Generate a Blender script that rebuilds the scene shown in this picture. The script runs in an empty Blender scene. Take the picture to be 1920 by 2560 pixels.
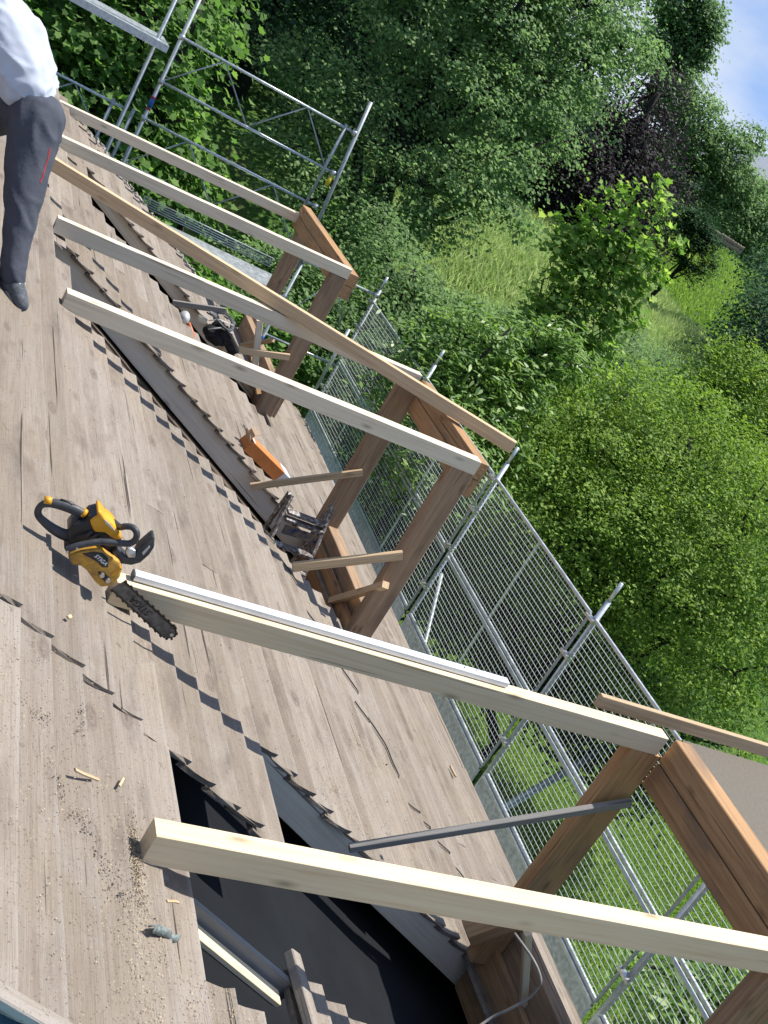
import bpy, math, random
import numpy as np
from mathutils import Vector, Matrix, Quaternion
from mathutils import noise as mnoise
random.seed(7); rng=np.random.default_rng(7)
S=bpy.context.scene
# coordinates: a = along the eave, away from the camera; o = outward, down the roof; z = up.  Blender x=o, y=a
def V(a,o,z): return Vector((o,a,z))
# ---------------------------------------------------------------- camera
cam=bpy.data.cameras.new('camera'); camo=bpy.data.objects.new('camera',cam); S.collection.objects.link(camo)
r_=V(-0.25198,0.83276,0.49296); d_=V(-0.49468,0.32698,-0.80522); f_=V(0.83174,0.44676,-0.32956)
M=Matrix((( r_.x,-d_.x,-f_.x,0),(r_.y,-d_.y,-f_.y,0),(r_.z,-d_.z,-f_.z,0),(0,0,0,1)))
camo.matrix_world=M
cam.sensor_fit='VERTICAL'; cam.sensor_height=36; cam.sensor_width=27; cam.lens=3010.58/2560*36
cam.clip_start=.05; cam.clip_end=3000; S.camera=camo
# ---------------------------------------------------------------- light
SUN=V(.045,.44,.9).normalized()
W=bpy.data.worlds.new('World'); S.world=W; W.use_nodes=True
nt=W.node_tree; nt.nodes.clear()
def wn(t,**k):
    n=nt.nodes.new(t)
    for a,b in k.items(): setattr(n,a,b)
    return n
sky=wn('ShaderNodeTexSky',sky_type='NISHITA',sun_disc=False,sun_elevation=math.asin(SUN.z),sun_rotation=math.atan2(SUN.x,SUN.y),altitude=1200,air_density=.85,dust_density=.05,ozone_density=3.0)
bg=wn('ShaderNodeBackground'); bg.inputs[1].default_value=.15
out=wn('ShaderNodeOutputWorld'); tc=wn('ShaderNodeTexCoord')
mp=wn('ShaderNodeMapping'); mp.inputs['Scale'].default_value=(1,1,2.2); mp.inputs['Location'].default_value=(7.3,1.2,3.1)
no=wn('ShaderNodeTexNoise'); no.inputs['Scale'].default_value=2.1; no.inputs['Detail'].default_value=9; no.inputs['Roughness'].default_value=.52
cr=wn('ShaderNodeValToRGB'); cr.color_ramp.elements[0].position=.47; cr.color_ramp.elements[1].position=.60
mx=wn('ShaderNodeMix',data_type='RGBA'); mx.inputs[7].default_value=(3.6,4.0,4.7,1)
# clear mountain air: the pale horizon band sits lower than the model's, so the dome is sampled a little higher
sx=wn('ShaderNodeSeparateXYZ'); ab=wn('ShaderNodeMath',operation='ABSOLUTE'); m1=wn('ShaderNodeMath',operation='MULTIPLY_ADD'); m1.inputs[1].default_value=.75; m1.inputs[2].default_value=.30
cx=wn('ShaderNodeCombineXYZ'); nv=wn('ShaderNodeVectorMath',operation='NORMALIZE'); L=nt.links.new
L(tc.outputs['Generated'],sx.inputs[0]); L(sx.outputs[2],ab.inputs[0]); L(ab.outputs[0],m1.inputs[0]); L(sx.outputs[0],cx.inputs[0]); L(sx.outputs[1],cx.inputs[1]); L(m1.outputs[0],cx.inputs[2]); L(cx.outputs[0],nv.inputs[0]); L(nv.outputs[0],sky.inputs[0])
nt.links.new(tc.outputs['Generated'],mp.inputs[0]); nt.links.new(mp.outputs[0],no.inputs[0]); nt.links.new(no.outputs[0],cr.inputs[0])
nt.links.new(cr.outputs[0],mx.inputs[0]); nt.links.new(sky.outputs[0],mx.inputs[6]); nt.links.new(mx.outputs[2],bg.inputs[0]); nt.links.new(bg.outputs[0],out.inputs[0])
sl=bpy.data.lights.new('sun','SUN'); sl.energy=4.7; sl.angle=math.radians(.55); sl.color=(1,.95,.86)
so=bpy.data.objects.new('sun',sl); S.collection.objects.link(so); so.rotation_mode='QUATERNION'; so.rotation_quaternion=SUN.to_track_quat('Z','Y'); so.location=(0,0,30)
S.view_settings.view_transform='Standard'; S.view_settings.look='None'; S.view_settings.exposure=.48; S.view_settings.gamma=1; S.view_settings.use_curve_mapping=False
S.cycles.max_bounces=6; S.cycles.diffuse_bounces=3; S.cycles.transparent_max_bounces=6
# ---------------------------------------------------------------- helpers
COL=S.collection
def tag(o,label=None,cat=None,group=None,kind=None):
    if label: o['label']=label
    if cat: o['category']=cat
    if group: o['group']=group
    if kind: o['kind']=kind
    return o
def empty(name,loc,label=None,cat=None,group=None):
    o=bpy.data.objects.new(name,None); COL.objects.link(o); o.location=loc; o.empty_display_size=.2
    return tag(o,label,cat,group)
def link(name,me,mat,parent=None,M=None):
    o=bpy.data.objects.new(name,me); COL.objects.link(o)
    if mat and not me.materials:
        for m in (mat if isinstance(mat,(list,tuple)) else [mat]): me.materials.append(m)
    M=M or Matrix.Identity(4)
    if parent:
        o.parent=parent
        par=Matrix.Identity(4); p=parent
        while p: par=p.matrix_basis @ par; p=p.parent
        M=par.inverted()@M
    o.matrix_basis=M
    return o
def mesh(vs,fs,smooth=False,name='m'):
    me=bpy.data.meshes.new(name); me.from_pydata([tuple(v) for v in vs],[],fs)
    if smooth: me.polygons.foreach_set('use_smooth',[True]*len(me.polygons))
    me.update(); return me
class MB:
    def __init__(s): s.v=[]; s.f=[]; s.mi=[]; s.cur=0
    def add(s,vs,fs):
        b=len(s.v); s.v+= [Vector(v) for v in vs]; s.f+=[tuple(i+b for i in f) for f in fs]; s.mi+=[s.cur]*len(fs)
    def box(s,c,hx,hy,hz,M=None):
        vs=[]
        for x in (-1,1):
            for y in (-1,1):
                for z in (-1,1):
                    p=Vector((x*hx,y*hy,z*hz)); p=(M@p) if M else p; vs.append(Vector(c)+p)
        s.add(vs,[(0,1,3,2),(4,6,7,5),(0,4,5,1),(2,3,7,6),(0,2,6,4),(1,5,7,3)])
    def tube(s,pts,r,n=8,cap=True,rz=None):
        pts=[Vector(p) for p in pts]; rings=[]
        up=None
        for i,p in enumerate(pts):
            t=(pts[min(i+1,len(pts)-1)]-pts[max(i-1,0)]).normalized()
            if up is None: up=Vector((0,0,1)) if abs(t.z)<.9 else Vector((1,0,0))
            u=t.cross(up).normalized(); w=u.cross(t).normalized(); up=w
            rr=r[i] if isinstance(r,(list,tuple)) else r
            rings.append([p+u*math.cos(2*math.pi*k/n)*rr+w*math.sin(2*math.pi*k/n)*rr*(rz or 1) for k in range(n)])
        vs=[v for R in rings for v in R]; fs=[]
        for i in range(len(rings)-1):
            for k in range(n): fs.append((i*n+k,i*n+(k+1)%n,(i+1)*n+(k+1)%n,(i+1)*n+k))
        if cap: fs.append(tuple(range(n))[::-1]); fs.append(tuple((len(rings)-1)*n+k for k in range(n)))
        s.add(vs,fs)
    def mesh(s,smooth=False):
        me=mesh(s.v,s.f,smooth); me.polygons.foreach_set('material_index',s.mi); me.update(); return me
    def obj(s,name,mat,parent=None,smooth=False): return link(name,s.mesh(smooth),mat,parent)
def beam(name,p0,p1,w,h,mat,parent=None,up=(0,0,1),bev=.003,jit=0,segs=1):
    """bar from p0 to p1 (centre of cross-section); w across, h along up. local x = length"""
    p0=Vector(p0);p1=Vector(p1); x=(p1-p0); L=x.length; x.normalize()
    y=Vector(up).cross(x).normalized(); z=x.cross(y)
    Mx=Matrix(((x.x,y.x,z.x,p0.x),(x.y,y.y,z.y,p0.y),(x.z,y.z,z.z,p0.z),(0,0,0,1)))
    a,b=w/2,h/2; c=min(bev,a*.3,b*.3)
    prof=[(-a+c,-b),(a-c,-b),(a,-b+c),(a,b-c),(a-c,b),(-a+c,b),(-a,b-c),(-a,-b+c)]
    vs=[];fs=[]
    for i in range(segs+1):
        t=i/segs; dy=random.uniform(-jit,jit); dz=random.uniform(-jit,jit)
        for (yy,zz) in prof: vs.append((t*L,yy+dy,zz+dz))
    for i in range(segs):
        for k in range(8): fs.append((i*8+k,(i+1)*8+k,(i+1)*8+(k+1)%8,i*8+(k+1)%8))
    fs.append(tuple(range(8))); fs.append(tuple(segs*8+k for k in range(8))[::-1])
    return link(name,mesh(vs,fs),mat,parent,Mx)
def pipe(name,p0,p1,r,mat,parent=None,n=10):
    p0=Vector(p0);p1=Vector(p1); mb=MB(); L=(p1-p0).length
    mb.tube([(0,0,0),(L,0,0)],r,n)
    x=(p1-p0).normalized(); q=Vector((1,0,0)).rotation_difference(x)
    me=mb.mesh(True)
    return link(name,me,mat,parent,Matrix.Translation(p0)@q.to_matrix().to_4x4())
def smooth(P,n=6):
    out=[];N=len(P)
    for i in range(N-1):
        p0=P[max(i-1,0)];p1=P[i];p2=P[i+1];p3=P[min(i+2,N-1)]
        for k in range(n):
            t=k/n; out.append(tuple(.5*((2*b)+(-a+c)*t+(2*a-5*b+4*c-d)*t*t+(-a+3*b-3*c+d)*t**3) for a,b,c,d in zip(p0,p1,p2,p3)))
    out.append(P[-1]); return out
# ---------------------------------------------------------------- materials
class NM:
    def __init__(s,name):
        s.m=bpy.data.materials.new(name); s.m.use_nodes=True; s.t=s.m.node_tree; s.t.nodes.clear()
        s.o=s.n('ShaderNodeOutputMaterial'); s.b=s.n('ShaderNodeBsdfPrincipled'); s.l(s.b.outputs[0],s.o.inputs[0])
    def n(s,t,ins=None,**k):
        n=s.t.nodes.new(t)
        for a,b in k.items(): setattr(n,a,b)
        for a,b in (ins or {}).items():
            if isinstance(b,bpy.types.NodeSocket): s.l(b,n.inputs[a])
            else: n.inputs[a].default_value=b
        return n
    def l(s,a,b): s.t.links.new(a,b)
    def noise(s,vec,scale,detail=4,rough=.5,dist=0): return s.n('ShaderNodeTexNoise',{'Vector':vec,'Scale':scale,'Detail':detail,'Roughness':rough,'Distortion':dist}).outputs[0]
    def ramp(s,fac,stops,interp='LINEAR'):
        r=s.n('ShaderNodeValToRGB',{'Fac':fac}); c=r.color_ramp; c.interpolation=interp
        while len(c.elements)<len(stops): c.elements.new(.5)
        for e,(p,col) in zip(c.elements,stops):
            e.position=p; e.color=(col,col,col,1) if isinstance(col,(int,float)) else (*col,1)
        return r.outputs[0]
    def mix(s,f,a,b,mode='MIX'):
        n=s.n('ShaderNodeMix',data_type='RGBA',blend_type=mode)
        for i,x in ((0,f),(6,a),(7,b)):
            if isinstance(x,bpy.types.NodeSocket): s.l(x,n.inputs[i])
            elif i==0: n.inputs[0].default_value=x
            else: n.inputs[i].default_value=(*x,1) if len(x)==3 else x
        return n.outputs[2]
    def math(s,op,a,b=0):
        n=s.n('ShaderNodeMath',operation=op)
        for i,x in ((0,a),(1,b)):
            if isinstance(x,bpy.types.NodeSocket): s.l(x,n.inputs[i])
            else: n.inputs[i].default_value=x
        return n.outputs[0]
    def mapping(s,vec,scale=(1,1,1),loc=(0,0,0)): return s.n('ShaderNodeMapping',{'Vector':vec,'Scale':scale,'Location':loc}).outputs[0]
    def set(s,**k):
        for a,b in k.items():
            i=s.b.inputs[a.replace('_',' ')]
            if isinstance(b,bpy.types.NodeSocket): s.l(b,i)
            else: i.default_value=b if not (isinstance(b,tuple) and len(b)==3) else (*b,1)
        return s
    def bump(s,h,dist,strength=1): s.l(s.n('ShaderNodeBump',{'Height':h,'Distance':dist,'Strength':strength}).outputs[0],s.b.inputs['Normal']); return s
def objvec(m):
    tc=m.n('ShaderNodeTexCoord'); oi=m.n('ShaderNodeObjectInfo')
    off=m.n('ShaderNodeVectorMath',{0:(37.,11.,5.)},operation='SCALE'); m.l(oi.outputs['Random'],off.inputs['Scale'])
    return m.n('ShaderNodeVectorMath',{0:tc.outputs['Object'],1:off.outputs[0]},operation='ADD').outputs[0], oi.outputs['Random']
def wood(name,light,mid,dark,knot=.5,grain=1.,rough=.75,stain=None,var=.12,checks=.4):
    m=NM(name); v,rnd=objvec(m)
    wob=m.noise(m.mapping(v,(1.2,9,9)),1.5,2)
    g=m.noise(m.mapping(v,(1.3,38,38)),1.6,5,.6,.6)
    fine=m.noise(m.mapping(v,(5,190,190)),1.5,3,.6)
    col=m.ramp(g,[(.3,dark),(.48,mid),(.68,light)])
    col=m.mix(m.math('MULTIPLY',m.ramp(fine,[(.35,1.),(.6,0.)]),.28*grain),col,dark)
    col=m.mix(m.ramp(wob,[(.5,0.),(.75,.35)]),col,mid)
    if knot:
        vo=m.n('ShaderNodeTexVoronoi',{'Vector':m.mapping(v,(3.4,10,10)),'Scale':1.,'Randomness':1.}); 
        k=m.ramp(vo.outputs['Distance'],[(.05,1.),(.10,.55),(.19,0.)])
        col=m.mix(m.math('MULTIPLY',k,knot),col,tuple(c*.42 for c in dark))
    ch=m.noise(m.mapping(v,(1.1,55,55),(3,1,2)),1.,3,.5)
    chk=m.ramp(ch,[(.30,1.),(.325,0.)])
    col=m.mix(m.math('MULTIPLY',chk,checks),col,tuple(c*.25 for c in dark))
    if stain: 
        st=m.noise(m.mapping(v,(1.5,5,5),(9,3,1)),1.4,4,.6)
        col=m.mix(m.ramp(st,[(.5,0.),(.68,.7)]),col,stain)
    hs=m.n('ShaderNodeHueSaturation',{'Color':col,'Saturation':1.}); m.l(m.math('ADD',m.math('MULTIPLY',rnd,2*var),1-var),hs.inputs['Value'])
    m.set(Base_Color=hs.outputs[0],Roughness=rough); m.b.inputs['Specular IOR Level'].default_value=.25
    m.bump(m.math('SUBTRACT',m.math('ADD',fine,g),m.math('MULTIPLY',chk,1.5)),.0015,.6)
    return m.m
def old_board():
    m=NM('weathered_roof_board'); v,rnd=objvec(m); geo=m.n('ShaderNodeNewGeometry').outputs['Position']
    g=m.noise(m.mapping(v,(.7,16,16)),1.4,5,.6,.9)
    fine=m.noise(m.mapping(v,(4,200,200)),1.2,4,.65)
    big=m.noise(geo,1.1,5,.6); big2=m.noise(m.mapping(geo,(1,1,1),(7,3,1)),3.7,5,.62); mid=m.noise(m.mapping(geo,(4.2,1.1,4.2)),4.,5,.65)
    col=m.ramp(g,[(.25,(.165,.140,.121)),(.42,(.262,.232,.208)),(.62,(.318,.288,.263)),(.8,(.37,.342,.318))])
    tint=m.ramp(rnd,[(.0,(.25,.212,.175)),(.35,(.31,.282,.26)),(.7,(.33,.31,.297)),(1.,(.265,.23,.20))],'CONSTANT')
    col=m.mix(.24,col,tint)
    col=m.mix(m.ramp(big,[(.42,0.),(.64,.5)]),col,(.295,.25,.20))
    col=m.mix(m.ramp(mid,[(.54,0.),(.74,.45)]),col,(.175,.145,.122))
    col=m.mix(m.ramp(big2,[(.54,0.),(.72,.5)]),col,(.37,.352,.333))
    blo=m.noise(m.mapping(geo,(5,1.6,5),(1,8,2)),1.3,5,.6); col=m.mix(m.ramp(blo,[(.53,0.),(.68,.75)]),col,(.135,.115,.107))
    nd=m.noise(m.mapping(geo,(14,9,14),(2,2,7)),1.5,3,.6); col=m.mix(m.ramp(nd,[(.66,0.),(.72,.55)]),col,(.09,.075,.068))
    col=m.mix(m.math('MULTIPLY',m.ramp(fine,[(.36,1.),(.52,0.)]),.42),col,(.13,.105,.09))
    col=m.mix(.22,col,(.345,.275,.20))
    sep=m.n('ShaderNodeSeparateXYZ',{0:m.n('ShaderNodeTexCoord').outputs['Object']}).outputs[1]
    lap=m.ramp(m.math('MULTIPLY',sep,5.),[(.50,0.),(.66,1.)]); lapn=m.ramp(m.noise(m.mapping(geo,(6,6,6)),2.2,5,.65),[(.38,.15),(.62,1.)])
    col=m.mix(m.math('MULTIPLY',m.math('MULTIPLY',lap,lapn),.75),col,(.12,.098,.085))  # lap dirt; the dark band also paints the overlap's missing shade line
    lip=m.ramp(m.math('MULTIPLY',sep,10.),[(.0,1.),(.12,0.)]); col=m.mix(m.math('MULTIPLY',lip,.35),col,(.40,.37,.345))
    vo=m.n('ShaderNodeTexVoronoi',{'Vector':m.mapping(v,(2.6,7,7)),'Scale':1.}); k=m.ramp(vo.outputs['Distance'],[(.04,1.),(.09,.35),(.12,.7),(.2,0.)])
    col=m.mix(m.math('MULTIPLY',k,.75),col,(.13,.10,.085))
    ch=m.noise(m.mapping(v,(.75,44,44),(3,1,2)),1.,3,.5); chk=m.ramp(ch,[(.285,1.),(.31,0.)])
    col=m.mix(m.math('MULTIPLY',chk,.9),col,(.045,.036,.03))
    spk=m.noise(geo,95,3,.7); spk2=m.noise(m.mapping(geo,(1,1,1),(5,5,5)),120,2,.6)
    col=m.mix(m.ramp(spk,[(.62,0.),(.68,.4)]),col,(.44,.37,.27)); col=m.mix(m.ramp(spk2,[(.62,0.),(.68,.6)]),col,(.12,.09,.07))
    hs=m.n('ShaderNodeHueSaturation',{'Color':col,'Saturation':1.06}); m.l(m.math('ADD',m.math('MULTIPLY',rnd,.20),.81),hs.inputs['Value'])
    m.set(Base_Color=hs.outputs[0],Roughness=.9); m.b.inputs['Specular IOR Level'].default_value=.15
    h=m.math('ADD',m.math('ADD',fine,m.math('MULTIPLY',g,1.3)),m.math('MULTIPLY',spk,.5)); m.bump(m.math('SUBTRACT',h,m.math('MULTIPLY',chk,2.)),.004,.7)
    return m.m
def simple(name,col,rough=.5,metal=0,var=.15,scale=30,bump=0,col2=None,spec=.5,detail=4):
    m=NM(name); tc=m.n('ShaderNodeTexCoord').outputs['Object']; n=m.noise(tc,scale,detail,.6)
    c2=col2 or tuple(c*(1-var*2) for c in col)
    m.set(Base_Color=m.ramp(n,[(.35,c2),(.65,col)]),Roughness=m.ramp(m.noise(tc,scale*.7,3),[(.3,max(0,rough-.1)),(.7,min(1,rough+.12))]),Metallic=metal)
    m.b.inputs['Specular IOR Level'].default_value=spec
    if bump: m.bump(n,bump,.6)
    return m.m
def leafmat(name,c1,c2,c3,trans=.35,rough=.62,gloss=.16):
    m=NM(name); g=m.n('ShaderNodeNewGeometry')
    col=m.ramp(g.outputs['Random Per Island'],[(.0,c1),(.55,c2),(1.,c3)])
    m.set(Base_Color=col,Roughness=rough); m.b.inputs['Specular IOR Level'].default_value=gloss
    tr=m.n('ShaderNodeBsdfTranslucent'); hs=m.n('ShaderNodeHueSaturation',{'Color':col,'Saturation':1.15,'Value':1.9}); m.l(hs.outputs[0],tr.inputs[0])
    ms=m.n('ShaderNodeMixShader',{0:trans}); m.l(m.b.outputs[0],ms.inputs[1]); m.l(tr.outputs[0],ms.inputs[2]); m.l(ms.outputs[0],m.o.inputs[0])
    return m.m
MAT={}
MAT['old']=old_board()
MAT['new']=wood('fresh_spruce',(.78,.66,.46),(.74,.61,.41),(.66,.51,.32),.7,.35,var=.03,checks=.4)
MAT['new2']=wood('spruce_greyed',(.77,.69,.55),(.72,.63,.49),(.61,.505,.375),.7,.4,var=.03,checks=.7)
MAT['lath']=wood('lath_wood',(.62,.47,.31),(.54,.40,.25),(.40,.28,.16),.6,1,var=.12)
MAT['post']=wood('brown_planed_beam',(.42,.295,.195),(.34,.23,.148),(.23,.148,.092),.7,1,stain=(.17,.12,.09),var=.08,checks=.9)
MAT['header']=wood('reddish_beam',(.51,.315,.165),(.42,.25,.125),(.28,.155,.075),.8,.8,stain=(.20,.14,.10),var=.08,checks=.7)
MAT['postlit']=wood('lit_orange_beam',(.54,.34,.17),(.45,.27,.13),(.31,.17,.08),.7,1,stain=(.22,.14,.09),var=.06,checks=.9)  # lighter copy of the post wood; light is put into its colour
MAT['trim']=wood('old_grey_rafter',(.60,.535,.46),(.53,.47,.40),(.40,.345,.29),.6,.8,var=.08,checks=.7)
MAT['palewood']=wood('pale_trimmer',(.80,.73,.62),(.76,.68,.57),(.66,.575,.46),.7,.4,var=.02,checks=.8)
MAT['battenwood']=wood('tan_batten',(.68,.52,.34),(.61,.45,.28),(.48,.34,.20),.6,.6,var=.03)
MAT['greylath']=wood('grey_lath',(.30,.29,.275),(.26,.25,.24),(.19,.18,.17),.4,.8,var=.05,checks=.5)
MAT['board']=simple('fibre_panel',(.20,.18,.152),.95,0,.16,260,.001,spec=.1)
MAT['galv']=simple('galvanised_steel',(.66,.70,.73),.42,.75,.12,25,0)
MAT['galvd']=simple('dull_galvanised',(.42,.46,.48),.5,.45,.15,20,0)
MAT['toe']=simple('spangled_toe_board',(.62,.67,.72),.5,.1,.2,26,0)
MAT['wire']=simple('mesh_wire',(.80,.82,.83),.5,.1,.08,40)
MAT['wire2']=simple('mesh_wire_dull',(.52,.55,.56),.5,.2,.1,40)
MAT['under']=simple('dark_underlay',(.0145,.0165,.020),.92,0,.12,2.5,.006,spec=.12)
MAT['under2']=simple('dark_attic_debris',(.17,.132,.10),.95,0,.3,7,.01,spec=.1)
MAT['wall']=simple('render_wall',(.62,.58,.5),.9,0,.06,9,.003)
MAT['yellow']=simple('yellow_plastic',(.80,.40,.025),.38,0,.08,14,0,col2=(.62,.30,.02))
MAT['dyellow']=simple('dusty_yellow_plastic',(.64,.34,.035),.55,0,.1,34,.0006,col2=(.30,.17,.05),detail=8)
MAT['black']=simple('dark_grey_plastic',(.060,.064,.070),.5,0,.2,40,.0004,col2=(.032,.036,.042),detail=8)
MAT['blacks']=simple('satin_black_plastic',(.022,.024,.028),.38,0,.2,18,0)
MAT['steel']=simple('worn_bar_steel',(.16,.165,.175),.42,.6,.25,40,0)
MAT['chain']=simple('oily_chain',(.07,.065,.06),.4,.7,.3,60,0)
MAT['silver']=simple('bright_steel',(.6,.6,.6),.3,.8,.1,20)
MAT['white']=simple('white_paint',(.8,.8,.8),.5,0,.03,10)
MAT['alu']=simple('milled_aluminium',(.82,.86,.92),.42,.15,.04,15)
MAT['aluside']=simple('grey_alu',(.62,.62,.60),.45,.4,.05,15)  # greyer aluminium tone shared by small inlays and trims
MAT['red']=simple('red_print',(.6,.03,.03),.5)
MAT['blue']=simple('blue_collar',(.02,.12,.42),.45)
MAT['yel']=simple('yellow_collar',(.75,.6,.03),.45)
MAT['tarp']=simple('light_blue_tarp',(.20,.44,.58),.45,0,.05,3,.01)
MAT['orangebox']=simple('orange_carton',(.56,.20,.055),.7,0,.05,20)
MAT['boxwhite']=simple('white_carton',(.62,.66,.76),.7,0,.04,20)
MAT['carton']=simple('raw_carton',(.48,.34,.22),.85,0,.08,20)
MAT['cable']=simple('black_rubber_cable',(.03,.03,.032),.6)
MAT['gcable']=simple('grey_cable',(.30,.29,.27),.6)
MAT['chips']=simple('sawdust_chips',(.52,.42,.27),.9,0,.15,200,0,col2=(.38,.30,.20))
MAT['crumb']=simple('dark_moss_crumbs',(.13,.095,.065),.95,0,.2,200,0,col2=(.05,.04,.03))
MAT['shirt']=simple('white_tshirt',(.47,.51,.60),.95,0,.03,9,.006)
MAT['trouser']=simple('charcoal_work_trousers',(.060,.067,.092),.85,0,.10,12,.010)
MAT['skin']=simple('skin',(.42,.24,.16),.55,0,.08,20)
MAT['shoe']=simple('grey_work_shoe',(.11,.125,.145),.8,0,.3,45,.003,col2=(.05,.058,.07))
MAT['sole']=simple('pale_sole',(.42,.44,.45),.7)
MAT['hair']=simple('dark_hair',(.04,.028,.02),.7,0,.3,80,.003)
MAT['bark']=simple('tree_bark',(.030,.026,.021),.95,0,.25,12,.02)
# ---------------------------------------------------------------- roof frame
TH=math.radians(28); ct,st_=math.cos(TH),math.sin(TH)
SD=V(0,ct,-st_); ND=V(0,st_,ct); AD=V(1,0,0)
def rz(o): return -1.5-math.tan(TH)*o
def bh(o):
    u=((o-1.385)/.126)%1.0   # 0 just below a board edge, 1 at the raised lower edge of the next board
    return -.016+.012+.032*u**1.6
def RF(a,o,n=0): return V(a,o,rz(o))+ND*n
# ---------------------------------------------------------------- ground
def gz(a,o):
    r=math.hypot(max(a,-5),max(o,0)) if o>0 else math.hypot(a,0)*.8
    def ss(x,a0,b0): t=min(1,max(0,(x-a0)/(b0-a0))); return t*t*(3-2*t)
    return -8+5.0*ss(r,18,33)+2.1*ss(r,31,50)+2.2*ss(r,50,110)+14*ss(r,140,500)
def build_ground():
    xs=np.concatenate([np.arange(-60,-10,10),np.arange(-10,70,1.),np.arange(70,160,6),np.arange(160,900,40)])
    ys=xs.copy(); vs=[];fs=[]
    for i,y in enumerate(ys):
        for j,x in enumerate(xs):
            n=mnoise.noise(Vector((x*.15,y*.15,0)))*.25+mnoise.noise(Vector((x*.6,y*.6,3)))*.06
            vs.append((x,y,gz(y,x)+n))
    nx=len(xs)
    for i in range(len(ys)-1):
        for j in range(nx-1): k=i*nx+j; fs.append((k,k+1,k+nx+1,k+nx))
    m=NM('meadow_ground'); g=m.n('ShaderNodeNewGeometry').outputs['Position']
    a=m.noise(g,.55,5,.6); b=m.noise(g,9,5,.7); c=m.noise(m.mapping(g,(1,1,1),(3,9,1)),.22,3,.5)
    col=m.ramp(b,[(.3,(.035,.075,.018)),(.55,(.085,.17,.035)),(.75,(.17,.27,.07))])
    col=m.mix(m.ramp(a,[(.55,0.),(.7,.55)]),col,(.24,.215,.11)); col=m.mix(m.ramp(c,[(.5,0.),(.7,.35)]),col,(.045,.11,.02))
    m.set(Base_Color=col,Roughness=.95); m.b.inputs['Specular IOR Level'].default_value=.1; m.bump(b,.06,.8)
    o=link('ground',mesh(vs,fs,True),m.m); tag(o,kind='structure',label='sloping green lawn and meadow below the roof')
build_ground()
# path across the upper lawn
def strip(name,pts,w,mat,lift=.03,**k):
    vs=[];fs=[]
    P=[]
    for (a0,o0),(a1,o1) in zip(pts[:-1],pts[1:]):
        for t in range(8): P.append((a0+(a1-a0)*t/8,o0+(o1-o0)*t/8))
    P.append(pts[-1])
    for i,(a,o) in enumerate(P):
        a1,o1=P[min(i+1,len(P)-1)]; a0,o0=P[max(i-1,0)]; d=Vector((a1-a0,o1-o0)).normalized(); n=Vector((-d.y,d.x))*w/2
        for sgn in (-1,1):
            aa,oo=a+n.x*sgn,o+n.y*sgn; vs.append(V(aa,oo,gz(aa,oo)+mnoise.noise(Vector((oo*.15,aa*.15,0)))*.25+mnoise.noise(Vector((oo*.6,aa*.6,3)))*.06+lift))
    for i in range(len(P)-1): fs.append((2*i,2*i+1,2*i+3,2*i+2))
    o=link(name,mesh(vs,fs,True),mat); tag(o,**k); return o
def polar(az,el,r):
    az=math.radians(az);el=math.radians(el); return V(r*math.cos(el)*math.cos(az),r*math.cos(el)*math.sin(az),r*math.sin(el))
strip('path',[(37,23),(36.5,25.5),(34.5,26.5),(31.5,25.5)],.7,simple('stone_path',(.34,.29,.24),.9,0,.2,5,.01),kind='structure',label='narrow stone path beside the sunlit upper lawn')
# ---------------------------------------------------------------- house: lapped roof boards
house=empty('house',V(6,2,-8),'old house with weathered lapped board roof stripped for new dormers','house')
DO=.126
def gable(o): return 13.3-.28*o+ .08*math.sin(o*7) if o<2 else 12.74-.10*(o-2)+.09*math.sin(o*5.3)
cuts=[]  # (o0,o1,a0,a1)
cuts+=[(1.386,1.90,2.15,3.07),(1.90,2.06,2.47,3.07),(2.06,3.70,2.47,3.68)]
cuts+=[(1.19,3.70,6.50,7.62),(1.05,1.25,7.05,7.40)]
cuts+=[(1.55,3.86,9.72,10.97)]
def board_mesh(L,w,seed,t=.021):
    ns=max(2,min(14,int(L/.35))); R=random.Random(seed); vs=[];fs=[]
    prof=[(0,.033),(.22,.021),(.55,.010),(.8,.006),(1,.004)]
    ph=R.uniform(0,20)
    for i in range(ns+1):
        x=L*i/ns; e=mnoise.noise(Vector((x*1.1+ph,0,seed*.37)))*.007; b=mnoise.noise(Vector((x*.8+ph,5,seed*.2)))*.006
        c=.6+.8*(mnoise.noise(Vector((x*.5,9,seed*.7)))+.5)
        top=[];bot=[]
        for (u,h) in prof:
            y=u*w+(e if u==0 else 0); hh=h*(.85+.3*c)+(b if u<.5 else 0)*(1-u)
            xx=x
            if i in (0,ns): xx+= (R.uniform(-.004,.004)+(.006 if u==0 else 0))*(1 if i else -1)
            top.append((xx,y,hh)); bot.append((xx,y,hh-t))
        vs+=top+bot[::-1]
    n=10
    for i in range(ns):
        for k in range(n): fs.append((i*n+k,(i+1)*n+k,(i+1)*n+(k+1)%n,i*n+(k+1)%n)[::-1])
    fs.append(tuple(range(n))); fs.append(tuple(ns*n+k for k in range(n))[::-1])
    return mesh(vs,fs)
def rough_splitpoints(k,a0,a1):
    R=random.Random(k*13+5); P=[3.02+R.uniform(-.006,.006)] if .1+DO*k<1.40 else []
    for q,pr in ((4.9,.3),(6.42,.35),(8.6,.4),(9.72,.35),(11.3,.3)):
        if R.random()<pr: P.append(q+R.uniform(-.01,.01))
    return [p for p in P if a0+.3<p<a1-.3]
nb=0
K0=-18
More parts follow.
